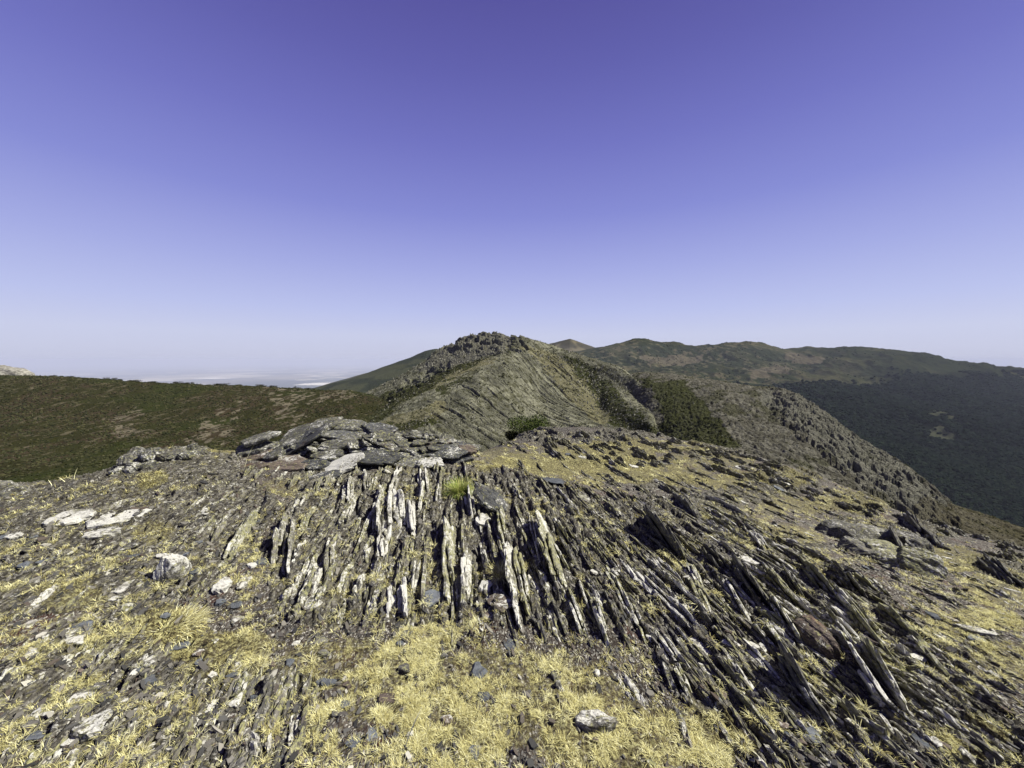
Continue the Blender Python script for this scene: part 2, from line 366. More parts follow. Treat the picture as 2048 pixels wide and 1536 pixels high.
GRASS_B = [(1650, 1120, 130, 40, .6), (1780, 1200, 90, 30, .5), (200, 1130, 120, 40, .45), (350, 1020, 110, 20, .6), (960, 1400, 330, 120, .85), (1250, 1480, 200, 90, .9), (700, 1330, 180, 70, .8), (800, 1470, 180, 80, .6), (330, 1255, 70, 45, .95), (430, 1290, 130, 45, .95), (470, 1340, 130, 30, .8),
           (140, 1200, 90, 35, .85), (30, 1185, 60, 18, .7), (180, 1300, 90, 20, .7), (100, 1390, 90, 25, .6), (300, 1070, 60, 30, .8), (250, 980, 120, 14, .65), (300, 960, 50, 18, .9), (450, 905, 60, 10, .9),
           (1140, 930, 220, 24, 1.0), (1320, 955, 180, 20, .9), (1000, 905, 90, 14, .8), (1250, 898, 200, 20, .9), (1400, 925, 120, 16, .8), (1500, 960, 160, 22, .85), (1650, 1010, 160, 25, .85), (1800, 1040, 110, 16, .6), (1700, 1050, 160, 22, .6),
           (1560, 1070, 110, 26, .8), (1450, 1030, 130, 20, .7), (1900, 1120, 120, 30, .85), (2000, 1180, 90, 40, .8), (1700, 1150, 80, 26, .5), (1950, 1240, 110, 30, .9), (1900, 1290, 80, 40, .6), (2000, 1330, 90, 50, .8),
           (1940, 1500, 90, 50, .95), (1460, 1480, 110, 60, .95), (1400, 1400, 40, 50, .7), (1340, 1130, 35, 60, .7), (1310, 1200, 50, 60, .5), (1190, 1400, 120, 70, .8), (860, 1290, 60, 40, .7), (1480, 1250, 25, 14, .8),
           (690, 1180, 40, 40, .7), (600, 1060, 50, 30, .5), (680, 990, 60, 16, .7), (550, 975, 50, 12, .8), (800, 950, 80, 12, .7), (860, 1120, 40, 50, .6), (920, 1160, 25, 40, .6), (1000, 1180, 22, 50, .7), (480, 1120, 60, 50, .5), (450, 1080, 30, 20, .7),
           (1350, 900, 120, 14, .6), (100, 1060, 100, 14, .5), (60, 1100, 90, 14, .5), (560, 1200, 60, 30, .5), (1620, 1220, 30, 25, .3), (1280, 1340, 60, 60, .5), (1750, 1480, 60, 40, .3)]
def masks(x, y, zb):
    px, py = proj(x, y, zb)
    wx = px + 26 * fbm(x * 2.2, y * 2.2, 5, 4); wy = py + 18 * fbm(x * 2.2 + 50, y * 2.2, 6, 4)
    r = np.zeros(px.shape)
    for poly, w in ROCK_P: r = np.maximum(r, w * inpoly(wx, wy, poly))
    r = np.maximum(r, blobs(wx, wy, ROCK_B))
    out = (px < -60) | (px > 2110) | (py > 1600)
    g = blobs(wx, wy, GRASS_B)
    n1 = fbm(x * 1.6, y * 1.6, 31, 4)
    g = np.where(out, 0.4 + 0.5 * n1, np.maximum(g, 0.33 + 0.4 * n1)); r = np.where(out, np.clip(0.3 - 0.8 * n1, 0, 1), r)
    return np.clip(r, 0, 1), np.clip(g, 0, 1)
def detail_h(x, y, rock):
    s, t = st_co(x, y)
    ws = s + 0.035 * fbm(x * 5, y * 5, 11, 3); wt = t + 0.15 * fbm(x * 4, y * 4, 12, 3)
    r1, r2, off, gap = strata(ws / 0.085, wt / 0.42, 3)
    h = ((r1 - 0.3) * 0.06 * sm(0.2, 0.8, rock + 0.1 * r2) - off * 0.035 * sm(0.25, 0.7, rock)) * sm(0.0, 0.28, gap)
    q1, q2, qo, qg = strata(ws / 0.03, wt / 0.16, 8)
    h = h + (q1 - 0.35) * (0.012 + 0.024 * rock) * sm(0.0, 0.3, qg)
    h = h + 0.022 * fbm(x * 2.5, y * 2.5, 21, 5) * 1.5 + 0.012 * fbm(x * 14, y * 14, 22, 3)
    far = sm(6, 11, y); b1, b2, bo, bg_ = strata(ws / 0.30, wt / 0.7, 14)
    h = h + far * sm(0.3, 0.8, rock) * (b1 * 0.15 - bo * 0.06) * sm(0.0, 0.25, bg_)
    return h
def ground_h(x, y):
    x = np.atleast_1d(np.asarray(x, float)); y = np.atleast_1d(np.asarray(y, float))
    b = base_h(x, y); r, g = masks(x, y, b); return b + detail_h(x, y, r)
def hit(px, py, retry=True):
    x, y = hit0(px, py)
    py = np.atleast_1d(np.asarray(py, float)).copy(); px = np.atleast_1d(np.asarray(px, float))
    for _ in range(12 if retry else 0):
        b = np.isnan(x)
        if not b.any(): break
        py[b] += 5; x2, y2 = hit0(px[b], py[b]); x[b] = x2; y[b] = y2
    return x, y
def hit0(px, py):
    """first point where the ray of a photo pixel meets the near ground"""
    px = np.atleast_1d(np.asarray(px, float)); py = np.atleast_1d(np.asarray(py, float))
    ax, az = ray(px, py); Y = np.full(px.shape, 0.9); ok = np.zeros(px.shape, bool); res = np.full(px.shape, np.nan)
    while True:
        z = base_h(ax * Y, Y); under = (az * Y <= z) & ~ok
        res = np.where(under, Y, res); ok |= under
        Y = Y * 1.012
        if ok.all() or Y.min() > 20: break
    lo = res / 1.012; hi = res.copy()
    for _ in range(12):
        m = (lo + hi) / 2; u = az * m <= base_h(ax * m, m); hi = np.where(u, m, hi); lo = np.where(u, lo, m)
    return ax * hi, hi

# rows
Ys = [-2.5]
while Ys[-1] < 34:
    y = Ys[-1]
    Ys.append(y + (0.08 if y < 1.2 else min(max(y * y / 420, 0.008), 0.05) if y < 15.5 else 0.35))
Ys = np.array(Ys)
na = 1150
aa = np.linspace(-1, 1, na); aa = np.sign(aa) * np.abs(aa) ** 1.08 * 1.62
GY = np.repeat(Ys[:, None], na, 1); GX = aa[None, :] * (np.maximum(GY, -2.4) * 0.97 + 3.1 * np.exp(-np.maximum(GY + 0.5, 0) / 2.0) + 0.15)
GZ = base_h(GX, GY); GR, GG = masks(GX, GY, GZ)
GZ = GZ + detail_h(GX, GY, GR)
me = mesh_np('ground', np.stack([GX, GY, GZ], -1).reshape(-1, 3), grid_faces(*GX.shape)[:, ::-1][:, :],
             {'rock': GR.ravel(), 'grass': GG.ravel(), 'dist': GY.ravel()}, smooth=True)
obj('ground', me, M_ground, kind='structure')

# ------------------------------------------------------------------ slabs and fins
rng = np.random.default_rng(7)
def slab_arrays(L, W, T, seed, nth=26, rough=1.0, pointy=0.0, broken=0.0):
    """irregular thin slate slab: length on X, width on Y, thickness on Z"""
    r = np.random.default_rng(seed)
    th = np.linspace(0, 2 * np.pi, nth, endpoint=False)
    k = r.integers(5, 9); na_ = np.sort(r.uniform(0, 2 * np.pi, k)) ; dd = r.uniform(0.72, 1.0, k)
    rad = np.full(nth, 1.08)
    for a, d in zip(na_, dd):
        c = np.cos(th - a); rad = np.minimum(rad, np.where(c > 0.05, d / np.maximum(c, 0.05), 9))
    rad *= 1 + 0.05 * rough * r.standard_normal(nth)
    ex, ey = np.cos(th) * rad, np.sin(th) * rad
    if broken:                                    # stepped, snapped-off upper edge
        st = hsh(np.floor(ex * 3.2 + r.uniform(0, 9)), np.zeros(nth), Z0, seed % 1009)
        ey = np.where(ey > 0, ey * (1 - broken * st), ey)
    if pointy: ey = ey * (1 - pointy * np.abs(ex) ** 1.6)
    rings = [0.30, 0.58, 0.82, 0.95, 1.0]
    V = [[0, 0, 0.5]]; ph = r.uniform(0, 100)
    tops = []
    for q in rings:
        z = 0.5 - 0.10 * q ** 3 - (0.16 if q == 1.0 else 0.0)
        tops.append(np.stack([ex * q, ey * q, np.full(nth, z)], -1))
    bots = []
    for q in rings[::-1]:
        z = -0.5 + 0.10 * q ** 3 + (0.16 if q == 1.0 else 0.0)
        bots.append(np.stack([ex * q * 0.98, ey * q * 0.98, np.full(nth, z)], -1))
    P = np.concatenate([np.array([[0, 0, 0.5]])] + tops + bots + [np.array([[0, 0, -0.5]])])
    x, y = P[:, 0] * L / 2, P[:, 1] * W / 2
    lam = np.floor(fbm(x * 7 + ph, y * 16 + ph, seed % 97, 3) * 4) / 4        # split laminae
    lam2 = fbm(x * 12 + ph + 40, y * 30, seed % 89 + 3, 3)
    sgn = np.sign(P[:, 2])
    z = P[:, 2] * T + (0.22 * T * lam + 0.12 * T * lam2) * rough + 0.010 * L * fbm(x * 2 + ph, y * 2, seed % 83, 2)
    x = x + 0.015 * rough * fbm(y * 25 + ph, z * 60, 3, 2); y = y + 0.012 * rough * fbm(x * 25 + ph, z * 60 + 9, 4, 2)
    Vv = np.stack([x, y, z], -1); nr = 10
    F4 = []; j = np.arange(nth); j2 = (j + 1) % nth
    for q in range(nr - 1):
        a = 1 + q * nth; b = a + nth
        F4.append(np.stack([a + j, b + j, b + j2, a + j2], -1))
    F3 = [np.stack([np.zeros(nth, int), 1 + j, 1 + j2], -1)]
    lastr = 1 + (nr - 1) * nth; cN = len(Vv) - 1
    F3.append(np.stack([np.full(nth, cN), lastr + j2, lastr + j], -1))
    return Vv, np.concatenate(F4), np.concatenate(F3)
def slab_mesh(*a, **k):
    V, q, t = slab_arrays(*a, **k); return mesh_np('slab', V, [q, t], smooth=False)
# merged collector for stuff
class Heap:
    def __init__(s): s.V = []; s.Q = []; s.T = []; s.R = []; s.n = 0
    def add(s, V, q, t, R=None, loc=(0, 0, 0), rnd=0.5):
        if R is not None: V = V @ R.T
        s.V.append(V + np.asarray(loc)); s.R.append(np.full(len(V), rnd))
        if q is not None: s.Q.append(q + s.n)
        if t is not None: s.T.append(t + s.n)
        s.n += len(V)
    def mesh(s, name, smooth=False):
        f = []
        if s.Q: f.append(np.concatenate(s.Q))
        if s.T: f.append(np.concatenate(s.T))
        return mesh_np(name, np.concatenate(s.V), f, {'rnd': np.concatenate(s.R)}, smooth)

# a fin: local X along strike, local Y up, local Z across.  R columns = world images of the local axes
def fin_R(yaw, lean, slope):
    """yaw: bearing left of straight ahead; lean>0: top leans to the left; slope: rise along the fin"""
    ax = np.array([-math.sin(yaw) * math.cos(slope), math.cos(yaw) * math.cos(slope), math.sin(slope)])
    rt = np.array([math.cos(yaw), math.sin(yaw), 0])
    up = np.cross(rt, ax); up /= np.linalg.norm(up)
    u2 = up * math.cos(lean) - rt * math.sin(lean)
    z = np.cross(ax, u2)
    return np.stack([ax, u2, z], -1)
seed_c = [100]
def fin_arrays(L, H, T, seed):
    """a bundle of thin laminae of unequal length and rise"""
    r = np.random.default_rng(seed); n = int(np.clip(round(T / 0.028), 1, 4))
    Vs, Qs, Ts = [], [], []; off = 0
    main = r.integers(0, n)
    for k in range(n):
        f = 1.0 if k == main else r.uniform(.45, .95); g = 1.0 if k == main else r.uniform(.55, .98)
        V, q, t = slab_arrays(L * g, H * 2.1 * f, T / n * r.uniform(.75, 1.15), seed * 7 + k, nth=34, pointy=r.uniform(.05, .3), rough=1.5, broken=r.uniform(.25, .6))
        V = V + np.array([(1 - g) * L * r.uniform(-.5, .5), 0, (k - (n - 1) / 2) * T / n * 1.08])
        a = r.uniform(-.03, .03); V[:, 2] += V[:, 0] * a
        Vs.append(V); Qs.append(q + off); Ts.append(t + off); off += len(V)
    return np.concatenate(Vs), np.concatenate(Qs), np.concatenate(Ts)
def fin(px1, py1, px2, py2, hpx, tpx, mat, label, group=None, lean=0.3, name='slate_fin', cat='rock fin', raw=False):
    """far end, near end of the trace in photo pixels, rise and thickness in photo pixels"""
    x, y = hit([px1, px2], [py1, py2])
    z = ground_h(x, y)
    d = np.array([x[0] - x[1], y[0] - y[1]]); L = max(np.hypot(*d), 0.08) * 1.06
    yaw = math.atan2(-d[0], d[1]); slope = math.atan2(z[0] - z[1], L)
    yaw = np.clip(yaw, STRIKE - 0.55, STRIKE + 0.35) if L < 0.3 else yaw
    ym = y.mean(); H = min(max(hpx * ym / F, 0.03), 0.7); T = max(tpx * ym / F * .95, 0.015)
    seed_c[0] += 1; r = np.random.default_rng(seed_c[0])
    V, q, t = fin_arrays(L, H, T, seed_c[0])
    R = fin_R(yaw, lean + r.uniform(-.06, .06), slope); loc = (x.mean(), ym, z.mean() - 0.02)
    if raw: return V, q, t, R, loc
    o = obj(name, mesh_np('fin', V, [q, t], smooth=False), mat, label, cat, group)
    set_m(o, R, loc)
    return o
def flat(px, py, wpx, hpx, mat, label, ang=0.0, thick=0.03, lift=0.0, tiltx=None, name='slate_stone', cat='stone', group=None, kh=1.0):
    """stone lying on the ground; ang: turn seen from above"""
    x, y = hit([px], [py]); x = x[0]; y = y[0]
    e = 0.12; z0 = ground_h([x - e, x + e, x, x, x], [y, y, y - e, y + e, y]); z = np.median(z0)
    bz = base_h(np.array([x - .1, x + .1, x, x]), np.array([y, y, y - .1, y + .1]))
    sx = math.atan2(bz[1] - bz[0], .2); sy = math.atan2(bz[3] - bz[2], .2)
    dist = math.hypot(y, 1.6); w = wpx * y / F; dep = 1.6 / y
    h = hpx / F * y / max(math.sin(math.atan2(-z, y) + sy), 0.22) * kh
    h = min(h, w * 1.6)
    seed_c[0] += 1; r = np.random.default_rng(seed_c[0])
    me = slab_mesh(w, h, thick, seed_c[0], nth=24)
    o = obj(name, me, mat, label, cat, group)
    R = rotx(sy if tiltx is None else tiltx) @ roty(-sx) @ rotz(ang)
    set_m(o, R, (x, y, z + thick * 0.3 + lift)); return o

G1 = 'upright slate fins of the bedded outcrop'
FINS = [ # far end, near end, rise, thickness, material, lean, label
 (901,1034,905,1217,34,15,M_green,.28,'long narrow slate fin just left of centre with a black shadow along its left side'),
 (938,1095,930,1213,22,15,M_lichen,.2,'pale fin with rounded top between the long left-centre fin and the two tall central fins'),
 (1001,1026,1010,1105,30,14,M_green,.3,'dark topped fin right below the stone beside the green tuft'),
 (1018,1091,1035,1240,38,16,M_lichen,.3,'left one of the two tall parallel central fins, lichen on its crest'),
 (1041,1103,1063,1247,36,13,M_green,.3,'right one of the two tall parallel central fins with deep shadow between them'),
 (1090,1045,1123,1182,62,20,M_green,.34,'tallest central fin with a large black face turned left'),
 (1065,1026,1086,1133,30,14,M_lichen,.25,'pale fin immediately left of the tallest central fin'),
 (1136,1083,1168,1133,34,26,M_dark,.25,'short blocky dark fin right of the tallest central fin'),
 (1210,1125,1284,1270,34,15,M_green,.3,'long fin sloping down right from the pair of small flat stones, right of centre'),
 (1138,1175,1174,1280,36,14,M_green,.3,'dark fin with pointed top below the short blocky dark fin'),
 (1100,1198,1130,1267,26,13,M_dark,.3,'small dark fin near the lower end of the two tall parallel fins'),
 (1187,1209,1228,1308,34,15,M_green,.3,'dark fin with jagged crest at the bottom of the central band'),
 (1255,1190,1304,1300,26,13,M_green,.3,'thin long fin crest at the right edge of the central band'),
 (1229,1331,1283,1404,16,24,M_lichen,.25,'ribbed lichen-covered fin lying low in the straw grass right of the centre bottom'),
 (1107,1335,1126,1388,18,11,M_dark,.3,'thin isolated dark fin in the straw grass near the centre bottom'),
 (1205,1165,1240,1250,24,12,M_dark,.3,'thin dark fin between two longer fins right of centre'),
 (1160,1150,1195,1235,22,12,M_lichen,.3,'light crested fin below the short blocky dark fin'),
 (1330,1325,1360,1400,24,11,M_dark,.3,'dark thin fin at the lower left end of the right-hand band'),
 (1355,1320,1402,1437,34,16,M_green,.32,'dark curved fin ending above the straw clump at the bottom right'),
 (1355,1410,1398,1527,26,12,M_dark,.3,'slender dark fin beside the straw clump at the bottom edge'),
 (787,975,790,1078,30,40,M_white,.1,'broad white lichen-covered slab standing below the cairn'),
 (845,945,848,988,26,18,M_white,.1,'upright pointed white stone directly below the right end of the cairn'),
 (768,1045,768,1135,20,17,M_white,.15,'white streaked fin under the broad white slab'),
 (798,1165,795,1251,26,36,M_white,.1,'white wedge shaped rock pointing down at the lower end of the central band'),
 (672,1075,652,1171,24,24,M_lichen,.1,'grey fin with white lichen left of the central band'),
 (733,1148,722,1225,22,18,M_lichen,.12,'lichen-spotted fin left of the white wedge rock'),
 (936,980,945,1041,26,18,M_white,.2,'slim pale fin under the green grass tuft'),
 (756,1010,752,1085,24,14,M_lichen,.15,'dark edged fin touching the left side of the broad white slab'),
 (820,1000,826,1070,22,16,M_white,.15,'rugged white fin touching the right side of the broad white slab'),
 (700,960,694,1010,20,18,M_lichen,.1,'small pale fin below the middle of the cairn'),
 (735,945,733,985,20,16,M_lichen,.1,'stubby grey fin in the row right under the cairn'),
 (577,1038,560,1165,34,30,M_lichen,.1,'large grey fin with white crest and dark left edge, alone at left of centre'),
 (522,1014,436,1142,18,18,M_green,.1,'long low greenish slab edge slanting down left'),
 (455,1030,415,1090,14,16,M_lichen,.1,'low grey slab edge left of the long greenish one'),
 (505,1455,498,1532,26,26,M_white,.1,'pale pointed fin at the bottom edge in the ribbed outcrop'),
 (543,1440,540,1500,18,10,M_white,.15,'very thin white fin at the bottom of the ribbed outcrop'),
 (597,1400,588,1510,18,18,M_lichen,.15,'rightmost grey ridge of the ribbed outcrop at bottom left'),
 (515,1380,506,1430,16,15,M_blue,.1,'greenish grey blade at the top of the ribbed outcrop'),
 (1308,1040,1382,1132,50,24,M_dark,.35,'big dark block of fins at the upper left of the right-hand band'),
 (1421,1036,1499,1090,22,16,M_green,.35,'slanting fin with a sharp upper tip in the upper right-hand band'),
 (1499,1063,1552,1125,26,18,M_lichen,.35,'bright streaked fin above the flat grey pan of rock'),
 (1406,1098,1466,1158,40,18,M_dark,.35,'dark shadowed fin left of the flat grey pan of rock'),
 (1468,1137,1540,1225,44,16,M_dark,.36,'dark fin just below the flat grey pan of rock'),
 (1530,1141,1618,1230,50,18,M_green,.36,'mossy rounded fin with a broad green-grey left face'),
 (1578,1145,1618,1205,26,14,M_dark,.36,'short fin tucked behind the mossy rounded one'),
 (1538,1195,1600,1292,34,15,M_green,.36,'thin curved fin crest running above the largest left-facing slab'),
 (1540,1238,1607,1334,50,16,M_green,.38,'rounded slab with big shadowed face in the middle of the right-hand band'),
 (1671,1184,1809,1326,44,18,M_green,.36,'longest yellow-green crested fin on the right side of the band'),
 (1663,1273,1766,1352,46,20,M_green,.36,'heavy fin with pale smooth back on the lower right of the band'),
 (1726,1290,1830,1440,60,18,M_green,.36,'tall fin with very dark oval face near the lower right'),
 (1720,1340,1792,1440,62,16,M_lichen,.36,'grey oval slab face standing in front of the very dark oval fin'),
 (1570,1325,1668,1490,78,22,M_dark,.38,'largest dark slab of all, its black face filling the lower right-hand band'),
 (1660,1395,1800,1536,34,20,M_green,.36,'long pale crested fin running out of the bottom edge at lower right'),
 (1379,1129,1447,1283,30,18,M_green,.34,'long fin at the left edge of the right-hand band with dark cracks'),
 (1410,1225,1450,1285,34,18,M_dark,.34,'rounded dark stone fin in the left part of the right-hand band'),
 (1440,1150,1500,1245,24,16,M_lichen,.34,'pale ridged fin beside the long fin at the left edge of the band'),
 (1820,1270,1922,1365,28,16,M_green,.36,'straight low fin with yellow crest at the far right of the band'),
 (1718,1150,1778,1200,28,22,M_green,.36,'low green-grey fin below the big layered outcrop'),
 (1671,1150,1720,1198,34,20,M_dark,.36,'dark fin with black front just left of the low green-grey fin'),
 (1807,1092,1852,1150,42,26,M_dark,.3,'dark block with sharp corner at the right end of the big layered outcrop'),
 (1963,1118,2048,1184,24,16,M_dark,.34,'dark low fin cut by the right edge of the picture'),
 (1807,1040,1876,1092,30,24,M_dark,.3,'dark rounded rock standing on the right skyline'),
 (1355,1001,1402,1042,34,24,M_dark,.3,'lone dark rock with its point up in the straw above the band'),
 (1463,1370,1560,1500,30,16,M_green,.36,'ragged fin left of the largest dark slab'),
 (1437,1300,1530,1420,26,16,M_lichen,.35,'pale striped fin under the two round flat stones'),
 (1490,1290,1565,1380,22,22,M_white,.34,'bright striated slab back in the centre of the right-hand band'),
 (1600,1130,1670,1200,28,16,M_green,.36,'shadowed fin behind the mossy rounded one'),
 (1640,1215,1712,1290,28,16,M_lichen,.36,'grey fin beside the brown boulder'),
 (1690,1235,1745,1275,26,15,M_green,.36,'small double-edged fin above the heavy fin'),
 (1850,1360,1910,1420,22,15,M_lichen,.36,'stub fin below the straight low yellow crested one'),
 (1740,1210,1850,1300,22,15,M_green,.36,'low fin parallel to and right of the longest fin'),
 (1770,1440,1850,1536,30,16,M_lichen,.36,'pale lit fin back at the very bottom right'),
]
for f in FINS:
    fin(*f[:4], f[4] * (1.5 if f[7] > .33 else 1.25), f[5] * (1.3 if f[7] > .33 else 1.1), f[6], f[8], G1, lean=f[7] * (1.4 if f[7] > .33 else 1.15))
# brown boulder, layered outcrop, prism by the tuft, left boulder
def boulder(px, py, w, d, h, mat, label, name='boulder', cat='boulder', ang=0., seed=5, step=6.0, sink=.3):
    x, y = hit([px], [py]); x = x[0]; y = y[0]; z = ground_h([x], [y])[0]
    bm = bmesh.new(); bmesh.ops.create_icosphere(bm, subdivisions=5, radius=1)
    P = np.array([v.co[:] for v in bm.verts])
    r = np.random.default_rng(seed); k = 1.0 / (np.abs(P) ** 2.6).sum(1) ** (1 / 2.6)
    for _ in range(9):
        n = r.standard_normal(3); n[2] = abs(n[2]) * .8; n /= np.linalg.norm(n); dd = r.uniform(.72, .95)
        c = P @ n; k = np.minimum(k, np.where(c > .1, dd / np.maximum(c, .1), 9))
    P = P * k[:, None]
    s = P[:, 0] * 1.0 + .3 * P[:, 2]
    lay = hsh(np.floor(s * step + .4 * fbm(P[:, 1] * 2, P[:, 2] * 2, seed, 2)), np.zeros(len(P)), Z0, seed)
    P = P * (1 + .10 * (lay - .5) + .06 * fbm(P[:, 0] * 4 + P[:, 2] * 2, P[:, 1] * 4, seed + 2, 4))[:, None]
    P = P * np.array([w / 2, d / 2, h / 2])
    for v, p in zip(bm.verts, P): v.co = p
    me = bpy.data.meshes.new('boulder'); bm.to_mesh(me); bm.free()
    o = obj(name, me, mat, label, cat); set_m(o, rotz(ang), (x, y, z + h / 2 - h * sink)); return o
boulder(1628, 1290, .22, .32, .26, M_rust, 'brown rounded boulder wedged between dark fins in the right-hand band', ang=STRIKE, seed=3)
boulder(345, 1152, .22, .2, .22, M_white, 'white lichen-crusted boulder standing up alone on the left slope', seed=8, ang=.2)
o = obj('wedge_stone', slab_mesh(.44, .30, .07, 77, nth=30), M_slate, 'purplish grey slab leaning over a black hollow beside the green grass tuft', 'stone')
_x = np.array([.78, -.12, -.62]); _x /= np.linalg.norm(_x); _z = np.array([.55, -.45, .70]); _z -= _x * (_x @ _z); _z /= np.linalg.norm(_z)
hx_, hy_ = hit([982], [1018]); set_m(o, np.stack([_x, np.cross(_z, _x), _z], -1), (hx_[0] - .02, hy_[0], ground_h(hx_, hy_)[0] + .13))
def cluster(name, label, cat, spots):
    root = None
    for k, (px, py, w, d, h, m, sd) in enumerate(spots):
        o = boulder(px, py, w, d, h, m, None, 'rock_lump', None, ang=.3 * k, seed=sd, step=8, sink=.4)
        if root is None:
            root = bpy.data.objects.new(name, None); C.objects.link(root); root.location = o.location; root['label'] = label; root['category'] = cat
        o.location = o.location - root.location; o.parent = root
cluster('outcrop', 'knobbly white and grey outcrop on the left skyline left of the stone heap', 'outcrop',
        [(280, 912, 0.289, 0.255, 0.204, M_heap, 21), (258, 925, 0.221, 0.255, 0.170, M_dark, 22), (305, 918, 0.289, 0.255, 0.187, M_heap, 23), (240, 945, 0.204, 0.170, 0.136, M_heap, 24), (330, 915, 0.221, 0.255, 0.136, M_dark, 25), (268, 940, 0.221, 0.170, 0.170, M_heap, 26), (300, 935, 0.187, 0.170, 0.136, M_heap, 27)])
cluster('outcrop', 'low lichened outcrop between the white knobbly one and the stone heap', 'outcrop',
        [(365, 905, 0.187, 0.255, 0.119, M_dark, 31), (385, 903, 0.170, 0.170, 0.145, M_heap, 32), (400, 908, 0.187, 0.170, 0.102, M_dark, 33), (378, 915, 0.255, 0.170, 0.119, M_heap, 34), (350, 915, 0.204, 0.170, 0.102, M_heap, 35)])
cluster('outcrop', 'white outcrop cut by the left edge of the picture on the skyline', 'outcrop',
        [(8, 975, 0.255, 0.221, 0.119, M_heap, 41), (-25, 978, 0.340, 0.255, 0.170, M_dark, 42), (30, 985, 0.221, 0.170, 0.102, M_heap, 43), (52, 988, 0.170, 0.170, 0.085, M_dark, 44), (10, 995, 0.255, 0.170, 0.102, M_heap, 45)])
# layered outcrop at the right: a thing made of leaning plates
cluster('layered_outcrop', 'big dark layered outcrop bulging out of the straw grass at the right', 'outcrop',
        [(1690, 1078, .85, .7, .40, M_dark, 61), (1745, 1090, .95, .8, .56, M_dark, 62), (1800, 1105, .7, .7, .52, M_dark, 63), (1830, 1140, .4, .5, .42, M_green, 64), (1765, 1120, .6, .5, .36, M_green, 65), (1715, 1105, .5, .4, .24, M_dark, 66)])

